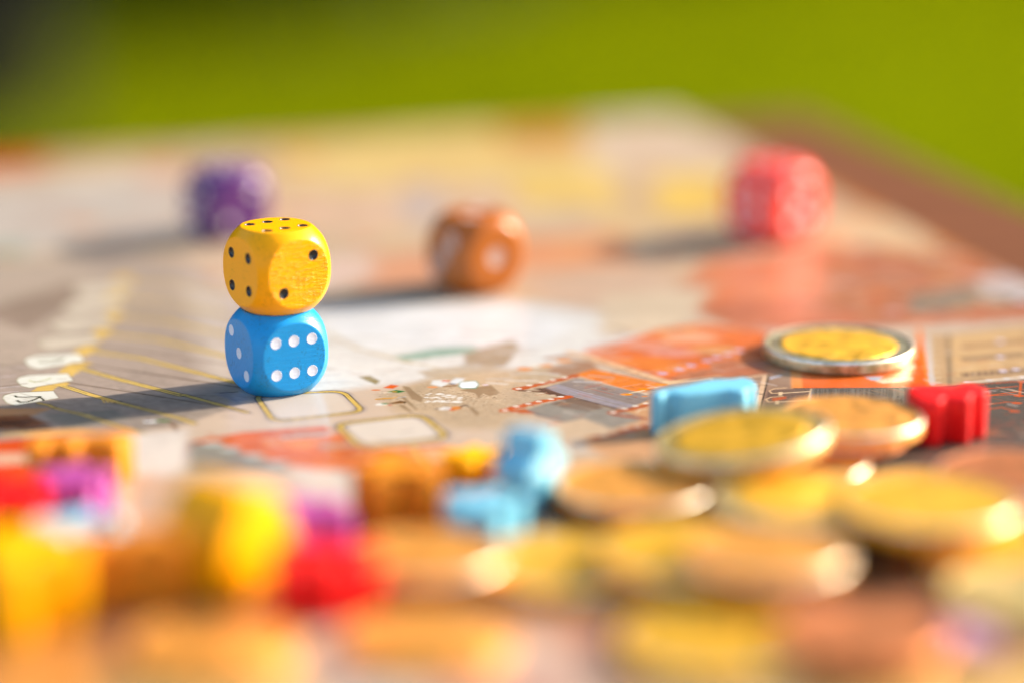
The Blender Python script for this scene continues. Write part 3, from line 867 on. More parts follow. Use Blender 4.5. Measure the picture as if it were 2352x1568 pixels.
def leaves(name, n, sampler, size, mat, parent):
    V = np.zeros((n, 4, 3))
    for i in range(n):
        p = np.array(sampler())
        d1 = rng.normal(size=3); d1 /= np.linalg.norm(d1)
        d2 = np.cross(d1, rng.normal(size=3)); d2 /= np.linalg.norm(d2)
        s = size * (0.6 + 0.8 * rng.random())
        V[i] = [p - d1 * s, p + d2 * s * .5, p + d1 * s, p - d2 * s * .5]
    me = bpy.data.meshes.new(name)
    me.from_pydata(V.reshape(-1, 3).tolist(), [], [(4 * i, 4 * i + 1, 4 * i + 2, 4 * i + 3) for i in range(n)])
    return link(name, me, mat, parent, smooth=False)

hedge_line = [tuple(at(x, y, -740)[:2] * MM) for x, y in ((-900, 370), (-200, 245), (300, 160), (800, 75), (1300, -40), (1800, -140), (2300, -300))]
def hedge_pt():
    k = rng.integers(0, len(hedge_line) - 1)
    f = rng.random()
    a = np.array(hedge_line[k]); c = np.array(hedge_line[k + 1])
    p = a + (c - a) * f
    d = (c - a) / np.linalg.norm(c - a)
    nrm = np.array([-d[1], d[0]])
    off = rng.random() ** 0.6
    hh = 2.3 * rng.random()
    wob = 0.12 * math.sin(p[0] * 7 + hh * 4) + 0.08 * math.sin(hh * 9 + p[1] * 5)
    q = p + nrm * (off * 0.7 if rng.random() < .4 else abs(rng.normal()) * 0.08) + nrm * wob
    return (q[0], q[1], hh)
hedge = empty('hedge', (0.0, 0.0, GZ))
tag(hedge, 'dark green shaded hedge standing behind the table at upper left', 'hedge')
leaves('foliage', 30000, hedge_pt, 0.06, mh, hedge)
bm = bmesh.new()
for k in range(len(hedge_line) - 1):
    a = Vector((*hedge_line[k], 0)); c = Vector((*hedge_line[k + 1], 0))
    L = (c - a).length; d = (c - a).normalized(); nn = Vector((-d.y, d.x, 0))
    for j in range(int(L / 0.22)):
        p = a + d * (j * 0.22) + nn * 0.3 + Vector((0, 0, 0))
        r_ = bmesh.ops.create_cone(bm, cap_ends=True, segments=6, radius1=0.03, radius2=0.012, depth=1.9)
        for vtx in r_['verts']:
            vtx.co = vtx.co + p + Vector((0.05 * math.sin(j * 3.1 + vtx.co.z * 2), 0, 0.95))
me = bpy.data.meshes.new('stems'); bm.to_mesh(me); bm.free()
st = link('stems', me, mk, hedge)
st['kind'] = 'stuff'

# tree trunk at the far left
def lathe(prof, seg, jitter=0.0):
    bm = bmesh.new()
    rings = []
    for (r_, z_) in prof:
        if r_ == 0:
            rings.append([bm.verts.new((0, 0, z_ * MM))]); continue
        rings.append([bm.verts.new((r_ * MM * math.cos(2 * math.pi * i / seg), r_ * MM * math.sin(2 * math.pi * i / seg), z_ * MM)) for i in range(seg)])
    for a, c in zip(rings, rings[1:]):
        for i in range(seg):
            j = (i + 1) % seg
            if len(a) == 1: bm.faces.new((a[0], c[i], c[j]))
            elif len(c) == 1: bm.faces.new((a[i], c[0], a[j])) if False else bm.faces.new((a[i], a[j], c[0]))
            else: bm.faces.new((a[i], a[j], c[j], c[i]))
    bmesh.ops.recalc_face_normals(bm, faces=bm.faces)
    return bm

tree = empty('tree', (at(-40, 330, -740)[0] * MM - 0.08, at(-40, 330, -740)[1] * MM, GZ))
tag(tree, 'grey brown tree trunk with shade put into its dark bark colour at the left edge behind the table', 'tree')
bm = lathe([(0, -30), (230, -20), (170, 120), (140, 500), (128, 1200), (110, 2200), (60, 3200), (0, 3300)], 20)
for vtx in bm.verts:
    vtx.co.x += 0.05 * math.sin(vtx.co.z * 2.0); vtx.co += Vector((0.012 * math.sin(vtx.co.z * 9 + vtx.co.y * 40), 0.012 * math.sin(vtx.co.x * 60), 0))
for (ax, L, zz) in ((2.4, 1.0, 2.2), (0.5, 0.9, 2.5), (4.2, 1.1, 2.0), (5.4, 0.8, 2.7)):
    r_ = bmesh.ops.create_cone(bm, cap_ends=True, segments=8, radius1=0.06, radius2=0.02, depth=L)
    Mx = Matrix.Translation((0, 0, zz)) @ Matrix.Rotation(ax, 4, 'Z') @ Matrix.Rotation(R(55), 4, 'Y') @ Matrix.Translation((0, 0, L / 2))
    for vtx in r_['verts']: vtx.co = Mx @ vtx.co
me = bpy.data.meshes.new('trunk'); bm.to_mesh(me); bm.free()
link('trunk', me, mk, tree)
def crown_pt():
    while True:
        p = rng.normal(size=3) * np.array([0.75, 0.75, 0.5])
        if np.linalg.norm(p) < 1.7 and math.sin(p[0] * 5 + 1) * math.sin(p[1] * 4) * math.sin(p[2] * 6) > -0.35:
            return (p[0], p[1], p[2] + 3.3)
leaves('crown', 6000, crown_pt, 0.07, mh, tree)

# unseen wood added far beyond the lawn for its green mirrored in coins and lacquer
def wood_pt():
    a = R(rng.uniform(48, 150))
    d = 15 + 3.0 * rng.random()
    hh = 9.0 * rng.random() * (0.86 + 0.14 * math.sin(a * 23))
    return (d * math.cos(a), d * math.sin(a), hh)
mw, t, b = new_mat('reflection_leaf')
oi = N(t, 'ShaderNodeNewGeometry')
cr = N(t, 'ShaderNodeValToRGB')
cr.color_ramp.elements[0].color = (0.05, 0.08, 0.003, 1)
cr.color_ramp.elements[1].color = (0.14, 0.17, 0.006, 1)  # leaf colour brightened so the coins mirror yellow green
t.links.new(oi.outputs['Random Per Island'], cr.inputs[0]); t.links.new(cr.outputs[0], b.inputs['Base Color'])
wd = leaves('distant_trees', 26000, wood_pt, 0.36, mw, None)
wd.location = (0, 0, GZ)
tag(wd, 'unseen wood added far beyond the lawn for green reflections in the coins', None, None, 'stuff')

# ------------------------------------------------------------------ dice
def die_body(half, flat, pipmap, pr, depth, n=112, pexp=2.2):
    """cube cut by a superellipsoid: round flats, soft round edges; pip hollows pressed in"""
    Rp = (half ** pexp + flat ** pexp) ** (1 / pexp)
    verts, faces = [], []
    axes = {'+x': ((0, 1, 0), (0, 0, 1), (1, 0, 0)), '-x': ((0, -1, 0), (0, 0, 1), (-1, 0, 0)),
            '+y': ((-1, 0, 0), (0, 0, 1), (0, 1, 0)), '-y': ((1, 0, 0), (0, 0, 1), (0, -1, 0)),
            '+z': ((1, 0, 0), (0, 1, 0), (0, 0, 1)), '-z': ((-1, 0, 0), (0, 1, 0), (0, 0, -1))}
    V, F = [], []
    off = 0
    lin_ = np.linspace(-1, 1, n + 1)
    U, W_ = np.meshgrid(lin_, lin_)
    idx = np.arange((n + 1) ** 2).reshape(n + 1, n + 1)
    quads = np.stack([idx[:-1, :-1], idx[:-1, 1:], idx[1:, 1:], idx[1:, :-1]], -1).reshape(-1, 4)
    for f, (au, av, an) in axes.items():
        au, av, an = map(np.array, (au, av, an))
        P = half * (U[..., None] * au + W_[..., None] * av + an)
        nr = (np.abs(P) ** pexp).sum(-1) ** (1 / pexp)
        s = Rp / nr
        k = 0.012
        hh = np.clip(0.5 + 0.5 * (1.0 - s) / k, 0, 1)
        s = (1 - hh) * 1.0 + hh * s - k * hh * (1 - hh)
        P = P * s[..., None]
        x_ = (P * au).sum(-1); y_ = (P * av).sum(-1)
        for (px_, py_) in pipmap.get(f, ()):
            d = np.hypot(x_ - px_, y_ - py_) / pr
            P = P - an * (np.clip((1.0 - d) * 3.0, 0, 1) * depth)[..., None]
        V.append(P.reshape(-1, 3)); F.append(quads + off); off += (n + 1) ** 2
    V = np.concatenate(V); F = np.concatenate(F)
    bm = bmesh.new()
    me = bpy.data.meshes.new('body')
    me.from_pydata((V * MM).tolist(), [], F.tolist())
    bm.from_mesh(me)
    bmesh.ops.remove_doubles(bm, verts=bm.verts, dist=1e-7)
    bmesh.ops.recalc_face_normals(bm, faces=bm.faces)
    bm.to_mesh(me); bm.free()
    return me, axes, s

def pip_mesh(pr, depth, rim=0.015, seed=0):
    r_ = random.Random(seed)
    bm = bmesh.new()
    seg = 32
    prof = [(1.06, -0.03), (1.03, rim), (0.96, rim), (0.90, -depth * 0.35), (0.72, -depth * 0.75), (0.4, -depth * 0.97)]
    ph = [1 + 0.035 * math.sin(3 * k + seed) + 0.02 * r_.uniform(-1, 1) for k in range(seg)]
    rings = []
    for (a, z_) in prof:
        rings.append([bm.verts.new((a * pr * ph[i] * MM * math.cos(2 * math.pi * i / seg), a * pr * ph[i] * MM * math.sin(2 * math.pi * i / seg), z_ * MM)) for i in range(seg)])
    c = bm.verts.new((0, 0, -depth * MM))
    for a, b_ in zip(rings, rings[1:]):
        for i in range(seg):
            bm.faces.new((a[i], a[(i + 1) % seg], b_[(i + 1) % seg], b_[i]))
    for i in range(seg): bm.faces.new((rings[-1][i], rings[-1][(i + 1) % seg], c))
    bmesh.ops.recalc_face_normals(bm, faces=bm.faces)
    for f in bm.faces:
        pass
    me = bpy.data.meshes.new('pip'); bm.to_mesh(me); bm.free()
    me.flip_normals() if me.polygons[-1].normal.z < 0 else None
    return me

def layout(n, s=2.8, c=3.2, rows='h', diag=1):
    if n == 1: return [(0, 0)]
    if n == 2: return [(s * diag, s), (-s * diag, -s)]
    if n == 3: return [(s * diag, 3.2), (0, 0), (-s * diag, -3.2)]
    if n == 4: return [(-s, s), (s, s), (-s, -s), (s, -s)]
    if n == 5: return layout(4, s) + [(0, 0)]
    if n == 6:
        L = [(x_, y_) for x_ in (-c, 0, c) for y_ in (-s, s)]
        return L if rows == 'h' else [(b_, a_) for a_, b_ in L]

def make_die(name, px_mm, py_mm, z, yaw, half, flat, mat, pipmat, faces, pr=0.9, bdepth=0.62, pdepth=0.42, n=112, label='', rim=0.012, seed=0, tilt=(0, 0)):
    root = empty(name, (px_mm * MM, py_mm * MM, z * MM), (tilt[0], tilt[1], yaw))
    tag(root, label, 'die')
    me, axes, _ = die_body(half, flat, faces, pr, bdepth, n)
    me.transform(Matrix.Translation((0, 0, half * MM)))
    link('body', me, mat, root)
    k = 0
    for f, L in faces.items():
        au, av, an = (Vector(q) for q in axes[f])
        for (x_, y_) in L:
            pm = pip_mesh(pr, pdepth, rim, seed + k)
            o = link('pip', pm, pipmat, root)
            M3 = Matrix((au, av, an)).transposed()
            if M3.determinant() < 0: M3 = Matrix((-au, av, an)).transposed()
            o.matrix_local = Matrix.Translation(Vector((0, 0, half * MM)) + (au * x_ + av * y_ + an * half) * MM) @ M3.to_4x4()
            k += 1
    return root

m_yellow = painted_wood('yellow_paint', (0.98, 0.405, 0.0), 0.28, crackle=True, grain=0.6, var=0.05, spec=0.2)
m_blue = painted_wood('blue_paint', (0.010, 0.29, 0.66), 0.3, grain=2.2, var=0.12, spec=0.32)
m_black, t, b = new_mat('black_pip_paint')
b.inputs['Base Color'].default_value = (0.012, 0.010, 0.010, 1); b.inputs['Roughness'].default_value = 0.22
v, _ = mmcoord(t); bump(t, b, noise(t, v, 3.0, 3), 0.5, 0.00012)
m_white, t, b = new_mat('white_pip_paint')
v, _ = mmcoord(t, (0.6, 2, 1)); nn_ = noise(t, v, 1.5, 4)
cr = N(t, 'ShaderNodeValToRGB')
cr.color_ramp.elements[0].color = (0.55, 0.62, 0.74, 1); cr.color_ramp.elements[1].color = (0.82, 0.83, 0.88, 1)
t.links.new(nn_, cr.inputs[0]); t.links.new(cr.outputs[0], b.inputs['Base Color'])
b.inputs['Roughness'].default_value = 0.4
bump(t, b, nn_, 0.4, 0.00008)

make_die('die', 0, 0, 0.0, R(30), 6.72, 5.55, m_blue, m_white,
         {'-y': layout(6, 2.65, 3.2), '-x': layout(3, 2.75, diag=-1), '+x': layout(4), '+y': layout(1)},
         pr=0.90, bdepth=0.12, pdepth=0.035, rim=0.012, seed=3,
         label='light blue wooden die with white pips under the yellow die')
make_die('die', 0.35, 0.2, 13.46, R(35), 6.85, 5.6, m_yellow, m_black,
         {'-y': layout(2, 2.8, diag=1), '-x': layout(4, 2.7), '+z': layout(6, 2.8, 3.3), '+x': layout(3), '+y': layout(5)},
         pr=0.86, seed=9, label='bright yellow wooden die with black pips stacked on the blue die')

m_purple = painted_wood('purple_paint', (0.11, 0.028, 0.15), 0.22, spec=0.45)
m_brown = painted_wood('copper_paint', (0.42, 0.11, 0.010), 0.22, spec=0.4)
m_red = painted_wood('red_paint', (1.0, 0.075, 0.05), 0.22, spec=0.5)
m_pale, t, b = new_mat('pale_pip_paint'); b.inputs['Base Color'].default_value = (0.75, 0.68, 0.68, 1); b.inputs['Roughness'].default_value = 0.35
m_dull, t, b = new_mat('dull_pip_paint'); b.inputs['Base Color'].default_value = (0.50, 0.33, 0.27, 1); b.inputs['Roughness'].default_value = 0.35
def bg_die(px_, py_, yaw, half, mat, faces, label, pr, pm=None):
    pm = pm or m_pale
    p = at(px_, py_)
    make_die('die', p[0], p[1], 0.0, R(yaw), half, half * 0.82, mat, pm, faces, pr=pr, bdepth=0.4, pdepth=0.2, n=48, label=label)
bg_die(522, 540, 33, 7.0, m_purple, {'-y': layout(2), '-x': layout(4), '+z': layout(6)}, 'blurred purple wooden die behind the yellow die on the left', 0.9)
bg_die(1092, 660, 34, 7.1, m_brown, {'-y': [(0, 0)], '-x': layout(3), '+z': layout(2)}, 'blurred copper brown die with one pale pip behind the stacked dice', 1.7, m_dull)
bg_die(1774, 546, 40, 7.7, m_red, {'-y': layout(5), '-x': layout(6, rows='v'), '+z': layout(4)}, 'blurred bright red die with pale pips near the right table edge', 1.0)

# ------------------------------------------------------------------ wooden figures
def smooth_outline(P, it=2):
    P = [np.array(p, float) for p in P]
    for _ in range(it):
        Q = []
        for i in range(len(P)):
            a, c = P[i], P[(i + 1) % len(P)]
            Q += [a * .75 + c * .25, a * .25 + c * .75]
        P = Q
    return np.array(P)

MEEPLE = [(-2.0, 16), (2.0, 16), (3.2, 14.2), (3.0, 12.2), (3.4, 11.4), (7.8, 9.6), (8.4, 7.8), (7.6, 6.9), (4.2, 6.9), (4.6, 5.4), (7.0, 1.2), (6.6, 0), (2.2, 0), (1.4, 0.8),
          (0, 3.4), (-1.4, 0.8), (-2.2, 0), (-6.6, 0), (-7.0, 1.2), (-4.6, 5.4), (-4.2, 6.9), (-7.6, 6.9), (-8.4, 7.8), (-7.8, 9.6), (-3.4, 11.4), (-3.0, 12.2), (-3.2, 14.2)]
ANIMAL = [(-8.3, 0), (-5.4, 0), (-5.0, 2.6), (-3.4, 3.2), (-2.8, 0.4), (-0.6, 0.4), (0.0, 3.0), (3.4, 3.2), (4.0, 0.2), (6.4, 0.2), (6.8, 3.6), (8.6, 4.6), (8.2, 7.6), (5.6, 8.6),
          (4.2, 7.6), (0, 7.2), (-4, 7.8), (-7.6, 7.4), (-8.6, 5.0)]
WEDGE = [(-8.6, 0), (-7.0, 0.0), (-6.4, 1.3), (-5.0, 1.3), (-4.4, 0.1), (-2.2, 0.4), (3.6, 1.8), (4.4, 0.4), (6.0, 0.4), (6.8, 2.0), (8.6, 2.6), (8.8, 7.4), (7.2, 8.6), (5.6, 7.6), (2.0, 8.2), (-3, 5.0), (-8.4, 3.0)]
HOUSE = [(-6.2, 0), (-2, 0), (-1.5, 1.6), (1.5, 1.6), (2, 0), (6.2, 0), (6.8, 7), (5.6, 10.5), (2.6, 14.5), (-2.6, 14.5), (-5.6, 10.5), (-6.8, 7)]
BUST = [(-6.6, 0), (-3.2, -0.6), (-2.6, 1.8), (-0.6, 1.2), (0.4, -0.8), (2.0, -0.6), (2.6, 2.2), (4.8, 1.8), (6.4, 2.6), (6.8, 6.0), (5.4, 8.4), (3.4, 8.6), (1.6, 6.8), (-0.6, 8.6), (-4.0, 9.6), (-6.6, 8.4), (-7.0, 4)]
def slab_mesh(name, outline, thick, bev=0.45, scale=1.0):
    P = smooth_outline(outline, 2) * scale
    n = len(P)
    area = sum(P[i][0] * P[(i + 1) % n][1] - P[(i + 1) % n][0] * P[i][1] for i in range(n))
    if area < 0: P = P[::-1]
    T = np.roll(P, -1, 0) - np.roll(P, 1, 0)
    T /= np.linalg.norm(T, axis=1)[:, None] + 1e-9
    Nn = np.stack([T[:, 1], -T[:, 0]], 1)
    bm = bmesh.new()
    prof = [(-bev, 0), (-bev * .3, bev * .3), (0, bev), (0, thick - bev), (-bev * .3, thick - bev * .3), (-bev, thick)]
    rings = [[bm.verts.new((*( (P[i] + Nn[i] * o) * MM), z_ * MM)) for i in range(n)] for (o, z_) in prof]
    for a, c in zip(rings, rings[1:]):
        for i in range(n):
            bm.faces.new((a[i], a[(i + 1) % n], c[(i + 1) % n], c[i]))
    bm.faces.new(rings[0][::-1]); bm.faces.new(rings[-1])
    me = bpy.data.meshes.new(name); bm.to_mesh(me); bm.free()
    cy = 8 if outline in (MEEPLE, HOUSE) else 4.5
    me.transform(Matrix.Translation((0, -cy * scale * MM, 0)))
    if outline is ANIMAL: me.transform(Matrix.Diagonal((1, 0.8, 1, 1)))
    return me

def figure(px_, py_, z, mat, label, yaw, pose='lying', thick=7.5, scale=1.0, lean=0.0, group=None, shape=None):
    """px_, py_: where its middle touches the board"""
    me = slab_mesh('figure_token', shape or MEEPLE, thick, scale=scale)
    if pose == 'standing':
        me.transform(Matrix.Translation((0, 8 * scale * MM, -thick / 2 * MM)))
        me.transform(Matrix.Rotation(R(90), 4, 'X'))
    p = at(px_, py_, z)
    o = link('figure_token', me, mat, smooth=False)
    o.data.polygons.foreach_set('use_smooth', [len(q.vertices) < 5 for q in o.data.polygons])
    o.location = (p[0] * MM, p[1] * MM, z * MM)
    o.rotation_euler = (0, R(lean), R(yaw))
    tag(o, label, 'game figure', group)
    return o

c_ltblue = painted_wood('light_blue_paint', (0.17, 0.49, 0.64), 0.35)
c_red = painted_wood('bright_red_paint', (0.85, 0.012, 0.012), 0.32)
c_yel = painted_wood('egg_yellow_paint', (1.0, 0.41, 0.0), 0.35)
c_orange = painted_wood('orange_wood_paint', (0.72, 0.24, 0.015), 0.4)
c_brown = painted_wood('brown_wood_paint', (0.38, 0.11, 0.02), 0.4)
c_mag = painted_wood('magenta_paint', (0.42, 0.07, 0.30), 0.35)

c_lil = painted_wood('pale_lilac_paint', (0.60, 0.34, 0.46), 0.4)
figure(1610, 977, 0, c_ltblue, 'light blue wooden figure lying left of the tilted gold coin', 8, thick=6.6, scale=1.0, shape=WEDGE)
figure(2178, 1003, 0, c_red, 'red wooden figure lying at the right beside the raised gold coin', 14, thick=7.4, scale=0.90, shape=BUST)
figure(188, 1104, 0, c_orange, 'orange brown wooden figure lying at the left in front of the numbered plates', 8, thick=6.6, scale=0.92, shape=ANIMAL)
figure(-20, 1234, 0, c_red, 'red wooden figure at the left edge in front of the orange brown one', 20, thick=7.5)
figure(165, 1192, 0, c_mag, 'purple wooden figure lying between the red and the orange brown figures', 75, thick=7, scale=0.62)
figure(172, 1283, 0, c_ltblue, 'pale blue wooden figure lying at left behind the big yellow one', 80, thick=5.5, scale=0.75)
figure(42, 1425, 0, c_yel, 'large yellow wooden figure at the lower left corner', 40, thick=11, scale=1.0, shape=HOUSE)
figure(316, 1398, 0, c_orange, 'orange brown wooden figure lying between the two big yellow pieces', 6, thick=10.5, scale=0.82, shape=ANIMAL)
figure(524, 1352, 0, c_yel, 'upright yellow wooden figure left of the red one', 52, 'standing', thick=12, scale=1.0, shape=HOUSE)
figure(750, 1402, 0, c_red, 'red wooden figure lying in front, right of the upright yellow one', 4, thick=8, scale=1.02, shape=BUST)
figure(700, 1255, 0, c_mag, 'pinkish purple wooden figure lying just behind the large red one', 30, thick=6, scale=0.7)
figure(912, 1190, 0, c_orange, 'orange wooden figure lying behind the coins in the middle', 14, thick=8, scale=0.78)
figure(1100, 1236, 0, c_ltblue, 'light blue wooden figure lying in the middle in front of the upright one', 60, thick=6.0, scale=0.66)
figure(1216, 1152, 0, c_ltblue, 'light blue wooden figure standing upright with a sunlit white side', 60, 'standing', thick=6.5, scale=0.68, lean=0)
figure(1088, 1092, 0, c_yel, 'small yellow wooden figure lying behind the orange one', 85, thick=3.5, scale=0.6)
figure(2215, 1485, 0, c_lil, 'pale lilac wooden figure lying near the lower right corner', 70, thick=2.5, scale=0.6)

# ------------------------------------------------------------------ coins
def metal(name, col, rough=0.28, met=0.8):
    m, t, b = new_mat(name)
    b.inputs['Metallic'].default_value = met
    v, _ = mmcoord(t)
    n1 = noise(t, v, 0.4, 4, 0.6)
    mix = N(t, 'ShaderNodeMix', data_type='RGBA')
    mix.inputs['A'].default_value = (col[0] * 0.50, col[1] * 0.50, col[2] * 0.4, 1); mix.inputs['B'].default_value = (*col, 1)
    cl = N(t, 'ShaderNodeMapRange'); cl.inputs['From Min'].default_value = 0.3; cl.inputs['From Max'].default_value = 0.6
    t.links.new(n1, cl.inputs['Value']); t.links.new(cl.outputs[0], mix.inputs['Factor'])
    t.links.new(mix.outputs['Result'], b.inputs['Base Color'])
    rr_ = mathn(t, 'ADD', rough, mathn(t, 'MULTIPLY', noise(t, v, 1.2, 3), 0.16))
    t.links.new(rr_, b.inputs['Roughness'])
    bump(t, b, noise(t, v, 2.0, 4, 0.7), 0.5, 0.0001)
    return m
M_RIM = metal('pale_glint_rim', (0.96, 0.86, 0.70), 0.30, 1.0)  # rim paler than the coin: whitish sun glint put into the colour
M_BRASS = metal('brass', (0.86, 0.62, 0.22), 0.32, 0.7)
M_GOLD = metal('nordic_gold', (1.0, 0.53, 0.03), 0.36, 0.5)
M_ORANGE = metal('warm_gold', (0.98, 0.42, 0.07), 0.36, 0.55)
M_SILVER = metal('nickel_silver', (0.66, 0.56, 0.34), 0.32, 0.85)  # olive base colour carries the green mirrored in the silver
M_COPPER = metal('copper', (0.80, 0.27, 0.09), 0.36, 0.75)

def relief(x, y, rr, kind):
    """generic struck relief: two swirls and a ring of small marks"""
    a = math.atan2(y, x); d = math.hypot(x, y) / rr
    h_ = 0.21 * (math.sin(5 * x / rr + 2 * math.sin(4 * y / rr)) * math.cos(4 * y / rr + kind) > 0.15)
    if d > 0.72:
        h_ = 0.14 if (math.cos(12 * a) > 0.72 and 0.76 < d < 0.88) else 0.0
    return h_

def disc_mesh(r0, r1, thick, kind, rings=16, seg=96, rim=True, edge=True):
    """a disc (r0 = 0) or ring with struck relief, raised rim and rounded edge"""
    bm = bmesh.new()
    R_ = r1
    prof = []
    rad = np.linspace(r0, r1 * (0.93 if rim else 1.0), rings)
    top_ = []
    for r_ in rad: top_.append((r_, thick - 0.22, True))
    if rim:
        top_ += [(r1 * 0.945, thick - 0.04, False), (r1 * 0.955, thick, False), (r1 - 0.30, thick, False), (r1 - 0.12, thick - 0.08, False), (r1 - 0.03, thick - 0.22, False), (r1, thick - 0.4, False)]
    bot = [(r1, 0.4), (r1 - 0.03, 0.22), (r1 - 0.12, 0.08), (r1 - 0.3, 0.0), (r0, 0.0)] if rim else [(r1, 0.1), (r0, 0.1)]
    P = [(r_, z_, k) for (r_, z_, k) in top_] + [(r_, z_, False) for (r_, z_) in bot]
    ringv = []
    for (r_, z_, k) in P:
        if r_ < 1e-6:
            ringv.append([bm.verts.new((0, 0, z_ * MM))]); continue
        L = []
        for i in range(seg):
            a = 2 * math.pi * i / seg
            x, y = r_ * math.cos(a), r_ * math.sin(a)
            zz = z_ + (relief(x, y, R_ if rim else R_ * 1.35, kind) if k else 0)
            L.append(bm.verts.new((x * MM, y * MM, zz * MM)))
        ringv.append(L)
    for q, (a, c) in enumerate(zip(ringv, ringv[1:])):
        for i in range(seg):
            j = (i + 1) % seg
            if len(a) == 1: f = bm.faces.new((a[0], c[i], c[j]))
            elif len(c) == 1: f = bm.faces.new((a[i], a[j], c[0]))
            else: f = bm.faces.new((a[i], a[j], c[j], c[i]))
            if rim and rings + 1 <= q <= rings + 4: f.material_index = 1
    bmesh.ops.recalc_face_normals(bm, faces=bm.faces)
    me = bpy.data.meshes.new('coin'); bm.to_mesh(me); bm.free()
    return me

COINS = {'two': (12.875, 2.2), 'fifty': (12.125, 2.38), 'twenty': (11.125, 2.14), 'five': (10.6, 1.67), 'one': (11.6, 2.33)}
MESH = {}
def coin_meshes(kind, var):
    key = (kind, var)
    if key not in MESH:
        r_, th = COINS[kind]
        if kind in ('two', 'one'):
            MESH[key] = (disc_mesh(r_ * 0.785, r_, th, var, rings=8), disc_mesh(0, r_ * 0.78, th, var, rings=16, rim=False))
        else:
            MESH[key] = (disc_mesh(0, r_, th, var, rings=22),)
    return MESH[key]

placed = []
def coin(px_, py_, kind, mat, label, tilt=None, rot=0.0, zmin=0.0, var=0, dull=False):
    """px_, py_: centre of the top face in view; it comes to rest on whatever lies below"""
    r_, th = COINS[kind]
    zb = zmin
    for _ in range(6):
        p = at(px_, py_, zb + th)
        new = zmin
        for (x, y, rr_, b0, b1) in placed:
            if math.hypot(p[0] - x, p[1] - y) < r_ + rr_ + 0.1 and b1 > zmin - 0.01:
                new = max(new, b1 + 0.03)
        if abs(new - zb) < 1e-6: break
        zb = new
    placed.append((p[0], p[1], r_, zb, zb + th))
    ms = coin_meshes(kind, var)
    loc = Vector((p[0] * MM, p[1] * MM, zb * MM))
    if kind in ('two', 'one'):
        root = empty('coin', loc)
        for nm, me, mt in (('ring', ms[0], mat[0]), ('centre', ms[1], mat[1])):
            o = bpy.data.objects.new(nm, me); COL.objects.link(o); o.parent = root
            if not me.materials: me.materials.append(mt); me.materials.append(M_RIM)
            me.polygons.foreach_set('use_smooth', [True] * len(me.polygons))
            o.material_slots[0].link = 'OBJECT'; o.material_slots[0].material = mt
    else:
        me = ms[0]
        root = bpy.data.objects.new('coin', me); COL.objects.link(root)
        if not me.materials: me.materials.append(mat); me.materials.append(M_RIM)
        me.polygons.foreach_set('use_smooth', [True] * len(me.polygons))
        root.material_slots[0].link = 'OBJECT'; root.material_slots[0].material = mat
        if dull: root.material_slots[1].link = 'OBJECT'; root.material_slots[1].material = mat
        root.location = loc
    root.rotation_euler = (0, 0, R(rot))
    if tilt:
        az, ang, lift = tilt                       # rises towards azimuth az
        ax = Vector((math.cos(R(az)), math.sin(R(az)), 0))
        perp = Vector((-ax.y, ax.x, 0))
        M_ = Matrix.Rotation(-R(ang), 4, perp) @ Matrix.Rotation(R(rot), 4, 'Z')
        root.rotation_euler = M_.to_euler()
        root.location = loc + Vector((0, 0, lift * MM))
    tag(root, label, 'coin', 'loose coins scattered on the game board')
    return root

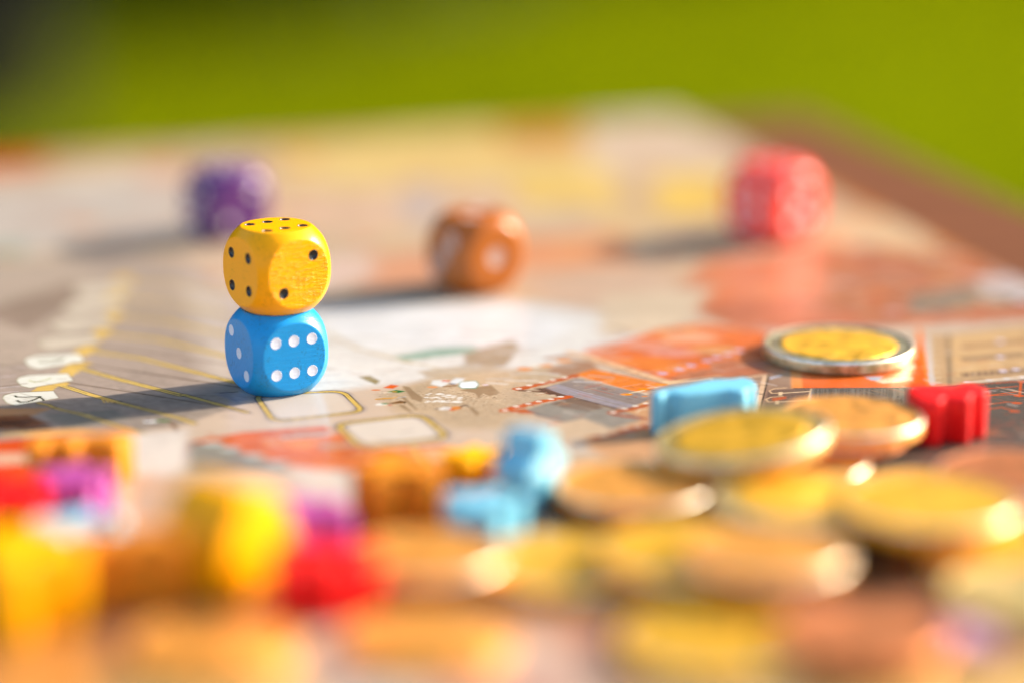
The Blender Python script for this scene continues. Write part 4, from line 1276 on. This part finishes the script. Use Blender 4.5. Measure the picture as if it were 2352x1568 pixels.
BI = (M_SILVER, M_GOLD)
coin(1926, 788, 'two', BI, 'two tone coin lying alone on the orange print at right', rot=40)
coin(1825, 1052, 'twenty', M_ORANGE, 'orange gold coin partly under the tilted two tone coin', rot=10)
coin(1475, 1138, 'five', M_COPPER, 'copper coin added under the leftmost orange gold coin to lift its rim into the sun', rot=12)  # coin put in to raise the next one's rim into sunlight
coin(1455, 1110, 'twenty', M_ORANGE, 'orange gold coin lying furthest left behind the heap, right of the upright blue figure', rot=70)
coin(2150, 1098, 'fifty', M_ORANGE, 'gold coin lying just in front of the red figure at right', rot=20, var=1)
coin(2345, 1085, 'fifty', M_COPPER, 'copper coin cut by the right picture edge behind the gold ones', rot=20)
coin(1925, 985, 'five', M_COPPER, 'copper coin hidden between the raised coin and the coin below it', rot=20)
coin(1952, 952, 'twenty', M_ORANGE, 'raised orange gold coin with a dark shadow left of the red figure', rot=20, var=1)
coin(1850, 1138, 'two', (M_BRASS, M_GOLD), 'large two tone coin on top in the middle of the heap', rot=0, var=1)
coin(1300, 1285, 'fifty', M_GOLD, 'yellow gold coin at the left end of the heap', rot=80, var=1)
coin(1585, 1222, 'fifty', M_GOLD, 'gold coin in the left half of the heap in front of the orange gold one', rot=33)
coin(1655, 1380, 'two', (M_GOLD, M_GOLD), 'large bright gold coin nearest the camera in the heap', rot=15)
coin(2310, 1195, 'twenty', M_GOLD, 'gold coin at the right edge below the copper coin', rot=5)
coin(2135, 1150, 'fifty', M_GOLD, 'bright gold coin stacked in front of the orange gold one at right', rot=50, var=2)
coin(2365, 1270, 'five', M_BRASS, 'small gold coin by the lower right edge', rot=5, dull=True)
coin(978, 1268, 'five', M_ORANGE, 'orange gold coin lying just left of the lying light blue figure', rot=5)
coin(985, 1385, 'five', M_ORANGE, 'small orange coin in the foreground right of the red figure', rot=35, dull=True)
coin(495, 1470, 'five', M_ORANGE, 'orange coin lying in front of the upright yellow figure', rot=35, dull=True)
coin(1195, 1130, 'five', M_COPPER, 'copper coin under the upright light blue figure', rot=35) if False else None
coin(1985, 1450, 'five', M_COPPER, 'copper coin lying alone at the lower right', rot=35, dull=True)
coin(1765, 1265, 'five', M_ORANGE, 'small orange gold coin in front of the large two tone coin', rot=12)
# the coin leaning on the heap
r_, th = COINS['two']
ang = 8.0
cc = coin(1700, 1018, 'two', (M_BRASS, M_GOLD), 'tilted two tone coin leaning on the orange gold coins beside the blue figure', rot=25, var=2)
p = at(1708, 996, 7.8)
ax = Vector((math.cos(R(5)), math.sin(R(5)), 0)); perp = Vector((-ax.y, ax.x, 0))
cc.rotation_euler = (Matrix.Rotation(-R(ang), 4, perp) @ Matrix.Rotation(R(25), 4, 'Z')).to_euler()
cc.location = (p[0] * MM, p[1] * MM, (r_ * math.sin(R(ang)) + 3.98) * MM)
